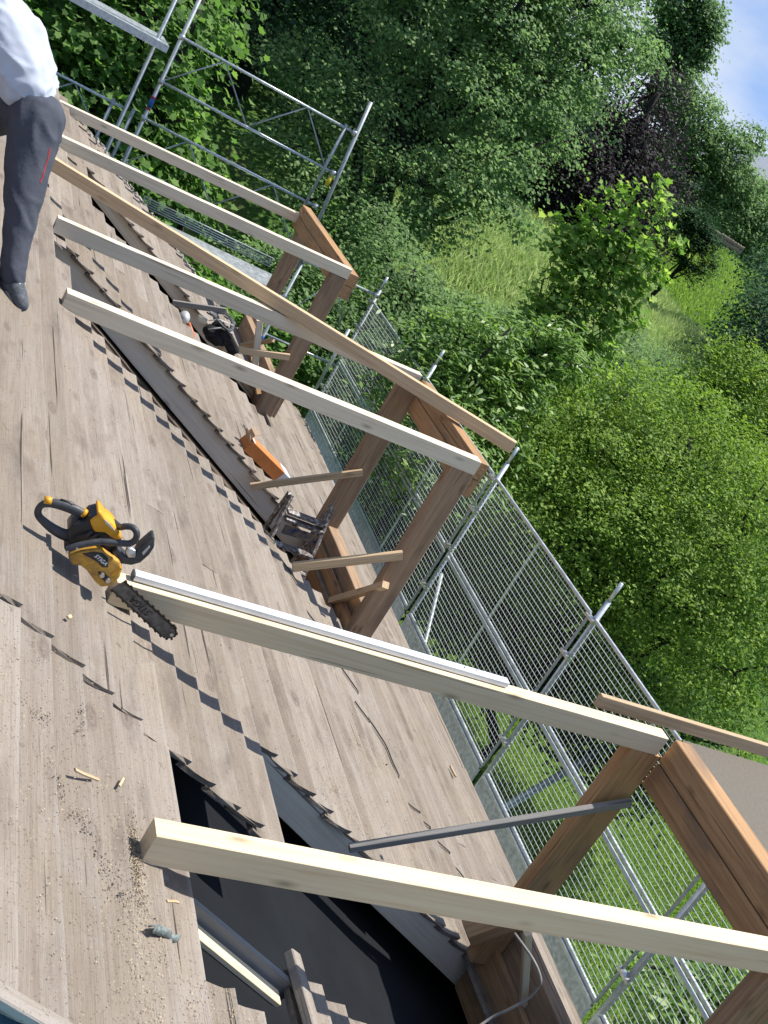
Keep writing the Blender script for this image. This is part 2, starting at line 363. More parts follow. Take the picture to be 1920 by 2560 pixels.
for k in range(K0,33):
    ok=1.385+DO*k      # lower tip of the course
    if ok>5.20: break
    segs=[[-1.2,gable(ok)+random.uniform(-.05,.05)]]
    if .3<ok<1.08: segs=[[-1.2,.5],[1.64+.02*math.sin(ok*9),segs[0][1]]]
    for (o0,o1,a0,a1) in cuts:
        if o0+.04<ok<=o1+.05:
            new=[]
            for s,e in segs:
                if e<=a0 or s>=a1: new.append([s,e]); continue
                if s<a0: new.append([s,a0+random.uniform(-.012,.012)])
                if e>a1: new.append([a1+random.uniform(-.012,.012),e])
            segs=new
    if ok>5.3: w=.17
    else: w=.168
    for s,e in segs:
        pts=[s]+[p for p in rough_splitpoints(k,s,e)]+[e]
        for p,q in zip(pts[:-1],pts[1:]):
            if q-p<.08: continue
            L=q-p-(.011 if abs(q-3.02)<.03 else .004)
            w_=w/1.0
            nb+=1
            base=RF(p,ok,-.016+random.uniform(-.002,.002)+(.012 if (p>3.0 and p<3.1 and ok<1.38) else 0))
            x=AD; y=-SD; z=x.cross(y); 
            # local x=away, y=up-slope, z=normal
            Mx=Matrix(((x.x,y.x,ND.x,base.x),(x.y,y.y,ND.y,base.y),(x.z,y.z,ND.z,base.z),(0,0,0,1)))
            if Mx.to_3x3().determinant()<0: pass
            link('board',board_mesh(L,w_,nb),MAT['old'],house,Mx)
# ridge and the other slope, house walls
def quadobj(name,pts,mat,parent=None,th=0):
    return link(name,mesh(pts,[tuple(range(len(pts)))]),mat,parent)
mb=MB(); ridge_o=1.385+DO*K0-.10; zr=rz(ridge_o)
mb.add([V(-1.2,ridge_o,zr-.01),V(13.6,ridge_o,zr-.01),V(13.6,ridge_o-6.6,zr-.01-6.6*.5317),V(-1.2,ridge_o-6.6,zr-.01-6.6*.5317)],[(0,1,2,3)])
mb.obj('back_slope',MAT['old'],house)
mb=MB(); mb.tube([V(-1.2,ridge_o,zr+.01),V(13.6,ridge_o,zr+.01)],.07,8); mb.obj('ridge_board',MAT['trim'],house)
mb=MB()
c=V(5.6,4.80,-6.3); mb.box(c,.12,6.6,1.85)
mb.box(V(12.1,-1,-6.3),5.9,.12,1.75); mb.box(V(-.9,-1,-6.3),5.9,.12,1.75); mb.box(V(5.6,-6.9,-6.35),.12,6.6,1.85)
mb.obj('wall',MAT['wall'],house)
mb=MB()
for a in (12.1,-.9):
    mb=MB(); mb.add([V(a,4.8,-4.5),V(a,ridge_o-6.3,-4.55),V(a,ridge_o,zr-.25)],[(0,1,2)]); mb.obj('gable_wall',MAT['wall'],house)
# underlay sheets seen through the openings
def underlay(name,a0,a1,o0,o1,dep,mat):
    nx,ny=40,40; vs=[];fs=[]
    for i in range(nx+1):
        for j in range(ny+1):
            a=a0+(a1-a0)*i/nx;o=o0+(o1-o0)*j/ny
            vs.append(RF(a,o,-dep+.012*mnoise.noise(Vector((a*2,o*2,0)))+.006*mnoise.noise(Vector((a*9,o*2.2,4)))))
    for i in range(nx):
        for j in range(ny): k=i*(ny+1)+j; fs.append((k,k+1,k+ny+2,k+ny+1))
    return link(name,mesh(vs,fs,True),mat,house)
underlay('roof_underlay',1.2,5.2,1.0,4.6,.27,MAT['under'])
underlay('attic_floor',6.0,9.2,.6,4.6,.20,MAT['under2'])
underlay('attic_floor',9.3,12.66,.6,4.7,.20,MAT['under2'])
# old rafters along the openings
def roof_rafter(a,o0,o1,mat,h=.15,w=.09,top=-.012,name='old_rafter'):
    return beam(name,RF(a,o0,top-h/2),RF(a,o1,top-h/2),w,h,mat,house,up=ND,bev=.004,jit=.001,segs=4)
roof_rafter(3.735,1.3,5.05,MAT['palewood'],h=.155)
roof_rafter(7.69,1.0,5.05,MAT['palewood'],h=.165)
roof_rafter(11.06,1.3,5.05,MAT['new2'],h=.13)
roof_rafter(2.412,1.2,1.90,MAT['greylath'],h=.10,w=.022,top=.0)
roof_rafter(6.46,1.0,5.0,MAT['trim'],h=.13,w=.06,top=-.03)
roof_rafter(9.70,1.0,5.0,MAT['trim'],h=.13,w=.06,top=-.03)
roof_rafter(1.95,1.2,5.1,MAT['trim'],h=.13,w=.08,top=-.03)
o=beam('tail_plank',RF(2.362,1.26,-.045),RF(2.357,1.84,-.045),.056,.02,MAT['new'],house,up=ND); o['label']='fresh pale plank lit by the sun inside the opening'
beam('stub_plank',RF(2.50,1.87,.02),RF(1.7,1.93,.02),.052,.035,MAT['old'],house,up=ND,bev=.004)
# broken weathered board along the lower left edge and tarp under it
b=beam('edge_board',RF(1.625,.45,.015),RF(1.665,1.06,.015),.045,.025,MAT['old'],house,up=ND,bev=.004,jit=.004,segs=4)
vs=[];fs=[]
for i in range(13):
    for j in range(13):
        a=-.2+2.3*i/12;oo=-.2+1.26*j/12; vs.append(RF(a,oo,-.085+.015*mnoise.noise(Vector((a*3,oo*3,1)))))
for i in range(12):
    for j in range(12): k=i*13+j; fs.append((k,k+1,k+14,k+13))
tag(link('tarpaulin',mesh(vs,fs,True),MAT['tarp']),'light blue tarpaulin showing past the roof edge','tarpaulin')
# ragged mineral edging at the gable
mb=MB()
for i in range(420):
    oo=random.uniform(1.5,4.9); a=gable(oo)+random.gauss(.03,.05); c=RF(a,oo,random.uniform(-.02,.02)); s=random.uniform(.008,.03)
    q=Quaternion((random.random(),random.random(),random.random()),random.uniform(0,6)).to_matrix()
    mb.box(c,s,s*.8,s*.5,q)
tag(mb.obj('mortar_crumbs',simple('pale_mortar',(.42,.38,.34),.95,0,.2,30),house),kind='stuff')
# eave fascia
beam('eave_board',RF(-1.2,5.17,-.06),RF(12.45,5.17,-.06),.03,.10,MAT['trim'],house,up=ND)
# ---------------------------------------------------------------- dormer frames
def pt(a,o,z): return V(a,o,z)
def rafter(par,a,ob,ztop0,oe,ztope,mat,label,w=.072,h=.098):
    c=a+w/2
    sl=(ztope-ztop0)/(oe-ob)
    o=beam('rafter',V(c,ob,ztop0-h/2),V(c,oe,ztope-h/2),w,h,mat,par,bev=.002,segs=7,jit=.0012)
    # plumb end cuts
    me=o.data; L=(V(c,oe,ztope)-V(c,ob,ztop0)).length; k=math.tan(math.atan(sl))
    for v in me.vertices: v.co.x+= v.co.z*k
    o['label']=label; return o
d1=empty('dormer_frame',V(3.0,3.7,rz(3.7)),'near dormer frame with two cream rafters above the dark opening','dormer frame','timber dormer frames on the roof')
rafter(d1,2.384,1.207,-2.043,4.1,-1.916,MAT['new'],'nearest fresh rafter crossing the bottom of the picture',h=.103)
rafter(d1,3.593,1.178,-2.030,3.735,-1.931,MAT['new'],'fresh rafter carrying the long aluminium level')
d2=empty('dormer_frame',V(7.0,3.7,rz(3.7)),'middle dormer frame crossed by the long loose batten','dormer frame','timber dormer frames on the roof')
rafter(d2,6.273,1.070,-1.985,3.78,-1.935,MAT['new2'],'nearer rafter of the middle dormer',w=.088)
rafter(d2,7.531,1.045,-1.966,3.735,-1.908,MAT['new2'],'farther rafter of the middle dormer')
d3=empty('dormer_frame',V(11.4,3.9,rz(3.9)),'far dormer frame beside the gable scaffold','dormer frame','timber dormer frames on the roof')
rafter(d3,10.283,1.19,-2.055,3.94,-1.985,MAT['new2'],'nearer rafter of the far dormer',w=.085)
rafter(d3,12.474,1.30,-2.190,4.13,-2.116,MAT['new2'],'farthest rafter at the gable end',w=.085)
def post(par,a,oc,ztop,zbot,mat,w=.075,d=.172):
    return beam('post',V(a+w/2,oc,zbot),V(a+w/2,oc,ztop),w,d,mat,par,up=(1,0,0),bev=.004,jit=.0015,segs=5)
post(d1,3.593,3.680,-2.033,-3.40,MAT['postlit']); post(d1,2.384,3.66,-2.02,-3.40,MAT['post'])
post(d2,6.273,3.698,-2.031,-3.44,MAT['post']); post(d2,7.531,3.70,-2.01,-3.28,MAT['post'])
post(d3,10.283,3.86,-2.09,-3.62,MAT['post'],d=.165); post(d3,12.474,4.10,-2.215,-3.68,MAT['post'],d=.17)
def header(par,a0,a1,o,z0,zs,z1,mat,th=.105):
    o_=o+th/2
    beam('header_beam',V(a0,o_,(z0+zs)/2-.001),V(a1,o_,(z0+zs)/2-.001),th,(zs-z0)-.004,mat,par,bev=.004)
    beam('header_beam',V(a0,o_,(zs+z1)/2+.001),V(a1,o_,(zs+z1)/2+.001),th,(z1-zs)-.004,mat,par,bev=.004)
header(d1,3.600,1.0,3.775,-2.195,-2.065,-1.925,MAT['header'],.10)
header(d2,6.30,7.58,3.775,-2.195,-2.065,-1.945,MAT['header'],.085)
header(d3,10.31,12.54,3.95,-2.27,-2.14,-2.02,MAT['header'],.10)
def sill(par,a0,a1,o0,o1,ztop,zbot,mat):
    o=beam('sill_beam',V(a0,(o0+o1)/2,(ztop+zbot)/2),V(a1,(o0+o1)/2,(ztop+zbot)/2),o1-o0,ztop-zbot,mat,par,bev=.004); return o
sill(d1,3.585,1.0,3.72,3.80,-3.155,-3.62,MAT['post'])
sill(d2,6.352,7.525,3.70,3.79,-3.245,-3.62,MAT['post'])
sill(d3,10.37,12.46,3.93,4.01,-3.36,-3.75,MAT['post'])
beam('sill_plank',V(6.36,3.665,-3.50),V(7.61,3.665,-3.50),.03,.30,MAT['header'],d2,bev=.003)
beam('sill_plank',V(3.66,3.690,-3.47),V(1.2,3.690,-3.47),.03,.34,MAT['header'],d1,bev=.003)
beam('sill_block',V(3.64,3.50,-3.27),V(3.64,3.72,-3.06),.07,.13,MAT['postlit'],d1,up=(0,1,0))
# braces
def brace(par,p0,p1,w,h,mat,up=(0,0,1),label=None):
    o=beam('brace',p0,p1,w,h,mat,par,up=up,bev=.003)
    if label:o['label']=label
    return o
brace(d1,V(3.545,2.60,-2.875),V(3.555,3.745,-2.275),.03,.036,MAT['greylath'],label='weathered grey lath nailed to the post')
brace(d2,V(6.235,3.0,-3.04),V(6.235,3.625,-2.70),.03,.062,MAT['lath'],label='rough split lath at the near post')
brace(d2,V(7.56,3.02,-3.19),V(7.49,3.70,-2.74),.028,.05,MAT['lath'],label='lath nailed across the far post')
brace(d2,V(6.75,3.64,-3.44),V(6.22,3.63,-2.93),.045,.05,MAT['lath'],up=(1,0,0),label='short block between sill and near post')
brace(d1,V(3.28,3.445,-2.88),V(3.30,3.80,-3.44),.03,.035,MAT['new'],up=(1,0,0),label='slim pale upright lath under the nearest rafter')
brace(d3,V(10.25,3.20,-3.14),V(10.25,3.80,-2.965),.03,.06,MAT['lath'],label='lath nailed to the near post of the far dormer')
brace(d3,V(10.40,3.43,-2.80),V(10.40,3.62,-3.28),.04,.06,MAT['new2'],up=(1,0,0))
brace(d3,V(10.9,2.76,-3.13),V(10.9,3.25,-2.99),.03,.055,MAT['greylath'])
brace(d3,V(10.6,3.70,-2.98),V(11.1,3.62,-3.30),.03,.05,MAT['lath'],up=(1,0,0))
brace(d3,V(10.7,3.62,-3.22),V(10.5,3.80,-3.50),.03,.05,MAT['header'],up=(1,0,0))
# loose batten lying over the middle dormer
tag(beam('batten',V(8.52,.80,-1.872),V(6.711,4.187,-1.885),.058,.086,MAT['battenwood'],None,bev=.002),'long tan batten lying slantwise over the farther rafter of the middle dormer','batten')
# board with panel beyond the near dormer
pn=empty('wall_panel',V(3.78,4.4,-3.2),'brown fibre panel with a lath along its far edge beyond the near dormer header','panel')
beam('top_lath',V(3.77,3.43,-1.952),V(3.77,5.6,-1.874),.03,.062,MAT['lath'],pn,bev=.002)
beam('panel_sheet',V(2.60,3.965,-2.006),V(2.60,5.5,-1.96),2.30,.02,MAT['board'],pn,bev=.002)
# ---------------------------------------------------------------- level
lv=empty('spirit_level',V(3.63,1.24,-2.02),'long pale aluminium spirit level lying on the rafter in front of the chainsaw','spirit level')
def onr(o): return -2.030+(o-1.178)*(.099/2.557)
mb=MB()
a0_,a1_=3.612,3.668
beam('level_body',V(3.642,1.235,onr(1.235)+.017),V(3.642,2.86,onr(2.86)+.017),.040,.028,MAT['alu'],lv,bev=.004)
beam('level_end_cap',V(3.642,1.228,onr(1.228)+.017),V(3.642,1.236,onr(1.236)+.017),.038,.026,MAT['black'],lv)
beam('level_vial',V(3.642,2.70,onr(2.70)+.0325),V(3.642,2.735,onr(2.735)+.0325),.018,.002,MAT['aluside'],lv)
mb=MB(); mb.tube([V(3.642,2.64,onr(2.64)+.031),V(3.642,2.64,onr(2.64)+.0335)],.004,10); mb.obj('level_hole',MAT['blacks'],lv)
# ---------------------------------------------------------------- chainsaw
SAW={
'rear_handle':(3.530,[(0.9562, -1.8064), (0.918, -1.7992), (0.8757, -1.7979), (0.8404, -1.8041), (0.8162, -1.8201), (0.8125, -1.844), (0.8241, -1.8639), (0.8551, -1.8802), (0.8878, -1.892), (0.9253, -1.898), (0.9569, -1.8896)]),
'handle_accent':(3.508,[(0.8172, -1.7924), (0.8418, -1.7843), (0.8463, -1.8015), (0.8243, -1.8036)]),
'handle_ring':(3.508,[(0.9411, -1.79), (0.9524, -1.7904), (0.9568, -1.8084), (0.9453, -1.8077)]),
'engine_cover':(3.500,[(0.9676, -1.7955), (0.9779, -1.779), (0.9861, -1.7695), (0.9732, -1.7563), (0.9818, -1.7478), (0.9945, -1.7567), (1.0079, -1.7669), (1.0368, -1.7759), (1.0677, -1.7969), (1.088, -1.814), (1.0906, -1.8235), (1.0717, -1.8297), (1.056, -1.8267), (1.0306, -1.818), (0.9996, -1.8283), (0.9859, -1.8171)]),
'cover_stripe':(3.496,[(1.0072, -1.7699), (1.0313, -1.78), (1.059, -1.7981), (1.0406, -1.7929), (1.0139, -1.7808)]),
'body':(3.512,[(0.9583, -1.813), (0.9618, -1.7888), (0.9874, -1.7669), (1.0113, -1.7729), (1.0574, -1.796), (1.0949, -1.8231), (1.0989, -1.864), (1.1027, -1.8967), (1.0919, -1.9052), (1.0421, -1.8906), (1.0131, -1.9063), (0.9753, -1.9338), (0.9549, -1.944), (0.9343, -1.9289), (0.9402, -1.9014), (0.9204, -1.8634), (0.9262, -1.8362), (0.9463, -1.8178)]),
'front_handle':(3.470,[(0.9324, -1.9071), (0.9477, -1.8899), (0.968, -1.8723), (1.0201, -1.8384), (1.083, -1.8197), (1.1135, -1.8076), (1.123, -1.785), (1.1139, -1.7614), (1.0969, -1.7557), (1.0789, -1.7713), (1.0709, -1.789)]),
'clutch_cover':(3.470,[(0.9487, -1.9249), (0.9778, -1.8947), (1.0281, -1.8645), (1.0742, -1.88), (1.1091, -1.8855), (1.1313, -1.9088), (1.1378, -1.945), (1.1278, -1.9834), (1.0961, -2.002), (1.0686, -1.9888), (1.0265, -1.9579), (1.0012, -1.9486), (0.9754, -1.9544), (0.9534, -1.9357)]),
'label':(3.468,[(0.9855, -1.9006), (1.017, -1.8798), (1.0466, -1.8745), (1.069, -1.8847), (1.0843, -1.919), (1.0659, -1.9261), (1.0419, -1.9122), (0.9953, -1.903)]),
'nut_plate':(3.468,[(1.0601, -1.9454), (1.0801, -1.942), (1.1131, -1.9593), (1.1127, -1.9745), (1.0987, -1.9756), (1.0736, -1.9637)]),
'hand_guard':(3.494,[(1.0813, -1.8761), (1.1018, -1.8936), (1.1271, -1.9052), (1.1607, -1.8986), (1.1846, -1.8785), (1.1993, -1.8384), (1.2015, -1.8075), (1.1872, -1.7707), (1.1789, -1.771), (1.1667, -1.8), (1.155, -1.8301), (1.1544, -1.8688), (1.1327, -1.8773), (1.1105, -1.8646), (1.0916, -1.8509)]),
'guard_slot':(3.490,[(1.1713, -1.8384), (1.1814, -1.8046), (1.187, -1.8088), (1.1802, -1.8456)]),
'silver':(3.489,[(1.1178, -1.8374), (1.149, -1.8379), (1.159, -1.8638), (1.1373, -1.8723), (1.1198, -1.8578)]),
'bar':(3.530,[(1.1523, -2.029), (1.1769, -1.9887), (1.419, -2.1013), (1.4351, -2.1186), (1.437, -2.1389), (1.4224, -2.1498), (1.3981, -2.1484)]),
}
saw=empty('chainsaw',V(3.5,1.06,rz(1.06)),'yellow and black petrol chainsaw standing on the board roof','chainsaw')
def bevobj(o,w,seg=2):
    m=o.modifiers.new('bevel','BEVEL'); m.width=w; m.segments=seg; m.limit_method='ANGLE'; m.angle_limit=math.radians(35)
    for p in o.data.polygons: p.use_smooth=True
def prism(name,key,depth,mat,par,bev=.004,dz=0):
    """side-view outline in the plane a=const, pushed away from the viewer by depth"""
    A,P=SAW[key]; n=len(P)
    vs=[V(A,o,z) for o,z in P]+[V(A+depth,o,z) for o,z in P]
    fs=[tuple(range(n)),tuple(range(2*n-1,n-1,-1))]+[(i,i+n,(i+1)%n+n,(i+1)%n) for i in range(n)]
    o=link(name,mesh(vs,fs),mat,par)
    if bev: bevobj(o,bev)
    return o
prism('motor_body','body',.085,MAT['blacks'],saw,.008)
prism('engine_cover','engine_cover',.08,MAT['yellow'],saw,.007)
prism('cover_inlay','cover_stripe',.004,MAT['aluside'],saw,0)
cc=prism('clutch_cover','clutch_cover',.035,MAT['dyellow'],saw,.007)
MAT['vent']=MAT['chain']
for i in range(4):
    mb=MB(); p=V(3.508,.985+.018*i,-1.842-.006*i); mb.box(p,.0035,.003,.014,Matrix.Rotation(.5,3,'Y')); mb.obj('vent_slot',MAT['black'],saw)
mb=MB(); mb.tube([V(3.515,.955,-1.915),V(3.498,.955,-1.915)],[.016,.014],14); mb.obj('fuel_cap',MAT['black'],saw,True)
mb=MB(); mb.box(V(3.47,1.118,-1.925),.006,.002,.02,Matrix.Rotation(.35,3,'Y')); mb.obj('cover_rib',MAT['yellow'],cc)
lb=prism('side_label','label',.004,MAT['blacks'],saw,.0008)
prism('nut_plate','nut_plate',.004,MAT['chain'],cc,.0008)
mb=MB()
for (o,z) in ((1.0769,-1.9514),(1.1033,-1.9636)): mb.tube([V(3.470,o,z),V(3.458,o,z)],[.0095,.0085],6)
mb.obj('bar_nut',MAT['silver'],cc)
mb=MB()
for (o,z) in ((.9363,-1.9065),(.9596,-1.8836)): mb.tube([V(3.461,o,z),V(3.456,o,z)],.0045,8)
mb.obj('handle_screw',MAT['silver'],saw)
mb=MB(); A,P=SAW['rear_handle']; rr=[.0135,.014,.014,.012,.009,.009,.010,.012,.014,.016,.02]
Q=smooth([(o,z,r) for (o,z),r in zip(P,rr)],4); mb.tube([V(A+.02,q[0],q[1]) for q in Q],[q[2] for q in Q],12,rz=1.3); rh=mb.obj('rear_handle',MAT['black'],saw,True)
mb=MB(); mb.tube([V(3.55,.815,-1.80),V(3.55,.838,-1.797)],.0135,12); mb.tube([V(3.55,.944,-1.797),V(3.55,.956,-1.801)],.0165,12); mb.obj('yellow_ring',MAT['yellow'],rh,True)
mb=MB(); mb.tube([V(3.55,.862,-1.780),V(3.55,.90,-1.783),V(3.55,.93,-1.792)],[.004,.008,.004],8); mb.obj('throttle_lock',MAT['blacks'],rh,True)
mb=MB(); A,P=SAW['front_handle']
pp=[V(A,o,z) for o,z in P]; pp[-1]=V(A+.05,*P[-1]); pp[-2]=V(A+.03,*P[-2]); pp[-3]=V(A+.012,*P[-3])
pp+= [V(A+.10,1.05,-1.80)]
pp=[Vector(q) for q in smooth([tuple(p) for p in pp],4)]; mb.tube(pp,.0112,12); mb.obj('front_handle',MAT['black'],saw,True)
hg=prism('hand_guard','hand_guard',.05,MAT['black'],saw,.005)
prism('guard_slot','guard_slot',.004,MAT['aluside'],hg,0)
prism('silver_plate','silver',.02,MAT['silver'],saw,.003)
mb=MB(); mb.tube([V(3.50,1.135,-1.846),V(3.487,1.135,-1.846)],.010,12); mb.obj('white_sticker',MAT['white'],saw)
br=prism('guide_bar','bar',.006,MAT['steel'],saw,0)
# chain round the bar
A,P=SAW['bar']; loop=[Vector((P[i][0],P[i][1])) for i in (1,2,3,4,5,6,0)]
mb=MB(); step=.0095
for p,q in zip(loop[:-1],loop[1:]):
    L=(q-p).length; n=max(1,int(L/step)); d=(q-p).normalized(); nn=Vector((-d.y,d.x))
    for i in range(n):
        c=p+d*(i+.5)*L/n; 
        ang=math.atan2(d.y,d.x); R=Matrix.Rotation(-ang,3,'Y')
        big=(i%3==0)
        cc_=c+nn*(.0035 if big else .001)
        mb.box(V(A+.003,cc_.x,cc_.y),.0042,.0038,.0052 if big else .0036,R)
mb.obj('saw_chain',MAT['chain'],br)
mb=MB(); mb.tube([V(A-.001,1.425,-2.132),V(A+.001,1.425,-2.132)],.007,12); mb.obj('nose_sprocket',MAT['silver'],br)
# small lettering
def text(name,s,loc,xdir,ydir,size,mat,par,ext=.0004,shear=0,align='CENTER',bold=.0):
    cu=bpy.data.curves.new(name,'FONT'); cu.body=s; cu.size=size; cu.extrude=ext; cu.align_x=align; cu.align_y='CENTER'; cu.shear=shear; cu.offset=bold
    t=bpy.data.objects.new(name,cu); COL.objects.link(t); bpy.context.view_layer.update()
    me=bpy.data.meshes.new_from_object(t.evaluated_get(bpy.context.evaluated_depsgraph_get())); bpy.data.objects.remove(t)
    me.materials.clear()
    x=Vector(xdir).normalized(); z=x.cross(Vector(ydir)).normalized(); y=z.cross(x)
    Mx=Matrix(((x.x,y.x,z.x,loc[0]),(x.y,y.y,z.y,loc[1]),(x.z,y.z,z.z,loc[2]),(0,0,0,1)))
    return link(name,me,mat,par,Mx)
xd=V(0,1.071-1.0324,-1.9136+1.8973); zz=V(-1,0,0); yd=zz.cross(xd.normalized())
text('lettering','STIGA',V(3.4655,1.0505,-1.8995),xd,yd,.0195,MAT['white'],lb,bold=.0004,shear=.2)
xd=V(0,1.2164-1.3292,-2.0305+2.0807); yd=zz.cross(xd.normalized())
text('lettering','STIGA',V(3.5285,1.272,-2.060),xd,yd,.036,MAT['chain'],br,shear=.2)
# ---------------------------------------------------------------- scaffold: eave guard
OG=6.0; PA=[2.37,4.79,7.21,9.61,12.04,14.53]
sc=empty('eave_scaffold',V(7,OG,gz(7,OG)),'galvanised scaffold with two tiers of wire mesh guard along the eave','scaffold')
ZT,ZM,ZB,ZL=-3.04,-3.955,-4.73,-5.07
for i,a in enumerate(PA):
    pipe('standard',V(a,OG+.04,gz(a,OG+.04)),V(a,OG+.04,ZT+.17),.024,MAT['galv'] if i!=5 else MAT['galvd'],sc,12)
    pipe('spigot',V(a,OG+.04,ZT+.17),V(a,OG+.04,ZT+.36),.018,MAT['galv'],sc,10)
    for z in (ZT-.02,ZM+.06,ZM-.43,ZM+.52,ZB-.22):
        mb=MB(); mb.box(V(a,OG-.008,z),.026,.07,.011); mb.tube([V(a,OG+.04,z-.02),V(a,OG+.04,z+.02)],.031,10)
        mb.obj('coupler',MAT['silver'],sc)
def panel(a0,a1,z0,z1,par,half):
    g=.055; p=bpy.data.objects.new('mesh_panel',None); COL.objects.link(p); p.parent=par; p.location=V((a0+a1)/2,OG,z0)-par.location
    a0+=g;a1-=g
    for z in ((z0,z1)):
        big=.017 if z in (ZM,) else .014
        beam('panel_rail',V(a0,OG,z),V(a1,OG,z),.026,big*2,MAT['galv'],p,bev=.005)
    for a in (a0,a1): beam('panel_stile',V(a,OG,z0),V(a,OG,z1),.022,.022,MAT['galvd'],p,up=(1,0,0),bev=.004)
    beam('panel_stiffener',V((a0+a1)/2,OG+.012,z0+.01),V((a0+a1)/2,OG+.012,z1-.01),.018,.02,MAT['galv'],p,up=(1,0,0),bev=.003)
    mb=MB(); r=.0030
    nz=int(round((z1-z0)/.0475)); na=int(round((a1-a0)/.0475))
    def wire(p,q,r):
        d=(q-p).normalized(); u=d.cross(V(0,1,0)).normalized()*r; w=V(0,1,0)*r
        vs=[p+u,p+w,p-u,p-w,q+u,q+w,q-u,q-w]; mb.add(vs,[(0,1,5,4),(1,2,6,5),(2,3,7,6),(3,0,4,7)])
    for i in range(1,nz): z=z0+(z1-z0)*i/nz; wire(V(a0,OG-.003,z),V(a1,OG-.003,z),r)
    mb.cur=1
    for i in range(1,na): a=a0+(a1-a0)*i/na; wire(V(a,OG+.002,z0),V(a,OG+.002,z1),.0020)
    w=link('wire_grid',mb.mesh(),[MAT['wire'],MAT['wire2']],p); w['kind']='stuff'
bpy.context.view_layer.update()
for a0,a1 in zip(PA[:-1],PA[1:]):
    panel(a0,a1,ZM+.02,ZT,sc,0); panel(a0,a1,ZB+.02,ZM-.03,sc,1)
    beam('toe_board',V(a0+.05,OG-.01,(ZB+ZL)/2),V(a1-.05,OG-.01,(ZB+ZL)/2),.02,ZB-ZL-.02,MAT['toe'],sc,bev=.004)
    beam('toe_rail',V(a0+.05,OG-.015,ZB-.01),V(a1-.05,OG-.015,ZB-.01),.03,.03,MAT['galv'],sc,bev=.004)
    # outer ledger and diagonals lower down
    pipe('ledger',V(a0,OG+.05,-5.9),V(a1,OG+.05,-5.9),.022,MAT['galvd'],sc,8)
for a in PA:   # stickers on the standards
    mb=MB(); mb.box(V(a-.0255,OG+.036,ZT-.42),.014,.0012,.05); w=mb.obj('sticker',MAT['white'],sc)
    mb=MB(); mb.box(V(a-.0275,OG+.036,ZT-.405),.010,.0012,.012); mb.box(V(a-.0275,OG+.030,ZT-.42),.004,.0012,.022); mb.obj('red_mark',MAT['red'],w)
for (a0,a1) in ((9.61,7.21),(4.79,7.21)): pipe('diagonal_tube',V(a0,OG+.09,-4.2 if a0>8 else -7.6),V(a1,OG+.09,-7.4 if a0>8 else -5.2),.02,MAT['galvd'],sc,8)
for (za,zb) in ((-6.9,-6.1),(-7.02,-6.22)): pipe('outer_brace',V(9.0,7.6,za),V(10.6,10.2,zb),.03,MAT['galvd'],sc,8)
# deck strip below the far eave
def deck(name,a0,a1,o0,o1,z,par,mat=None,th=.05):
    mat=mat or MAT['galv']; mb=MB(); mb.box(V((a0+a1)/2,(o0+o1)/2,z-th/2),(o1-o0)/2,(a1-a0)/2,th/2)
    n=int(max(a1-a0,o1-o0)/.09); mb.cur=1
    for i in range(n):
        for j in range(3):
            if a1-a0>o1-o0: a=a0+(i+.5)*(a1-a0)/n; o=o0+(j+.5)*(o1-o0)/3
            else: o=o0+(i+.5)*(o1-o0)/n; a=a0+(j+.5)*(a1-a0)/3
            mb.box(V(a,o,z+.001),.014,.014,.0012)
    return mb.obj(name,[mat,MAT['galvd']],par)
deck('steel_deck',12.1,14.4,5.5,5.82,-5.1,sc)
deck('steel_deck',9.7,12.0,5.5,5.82,-5.1,sc,MAT['galvd'])
# ---------------------------------------------------------------- gable scaffold
gs=empty('gable_scaffold',V(14.53,3.6,gz(14.5,3.6)),'galvanised scaffold with lattice guard rails at the gable end','scaffold')
AG=14.53
for o,zt,m in ((2.42,.2,'galvd'),(2.19,.2,'galvd'),(4.73,-.88,'galvd'),(-.2,.2,'galvd')):
    ob=o+(.2 if o>4 else 0)
    pipe('standard',V(AG,ob,gz(14,3)),V(AG,ob,-3.0) if o>4 else V(AG,o,zt),.0245,MAT[m],gs,12)
    if o>4: pipe('standard',V(AG,ob-.03,-3.1),V(AG,o,zt),.0245,MAT[m],gs,12); pipe('standard',V(AG,4.60,-2.4),V(AG,4.60,-1.25),.02,MAT['galvd'],gs,10)
pipe('standard',V(AG,2.28,-3.6),V(AG,2.28,-2.25),.02,MAT['galvd'],gs,10); pipe('standard',V(AG,2.03,-3.6),V(AG,2.03,-2.25),.02,MAT['galvd'],gs,10)
def rail(o0,o1,z,r=.0165): pipe('guard_rail',V(AG,o0,z),V(AG,o1,z),r,MAT['galv'],gs,10)
rail(2.42,4.72,-1.29);rail(2.42,4.69,-1.83);rail(2.42,4.72,-2.29);rail(-.3,2.2,-2.29);rail(2.42,4.9,-2.86)
rail(-.3,2.2,-2.86);rail(4.9,6.03,-2.96);rail(4.9,6.03,-4.05);rail(4.9,6.03,-4.5)
def zig(o0,o1,z0,z1,n):
    for i in range(n):
        a=o0+(o1-o0)*i/n;b=o0+(o1-o0)*(i+1)/n
        pipe('lattice_strut',V(AG,a,z0 if i%2 else z1),V(AG,b,z1 if i%2 else z0),.0085,MAT['galvd'],gs,8)
zig(2.42,4.62,-1.29,-1.83,4); zig(2.42,4.70,-2.29,-2.86,4); zig(-.3,2.2,-2.29,-2.86,4); zig(4.93,6.0,-2.97,-3.9,2)
for (o,z,m) in ((2.42,-2.10,'blue'),(4.73,-1.94,'yel'),(4.93,-4.14,'blue')):
    pipe('collar',V(AG,o,z-.06),V(AG,o,z+.06),.0285,MAT[m],gs,12)
for z in (-2.03,-2.17): pipe('collar',V(AG,2.42,z-.012),V(AG,2.42,z+.012),.0287,MAT['red'],gs,12)
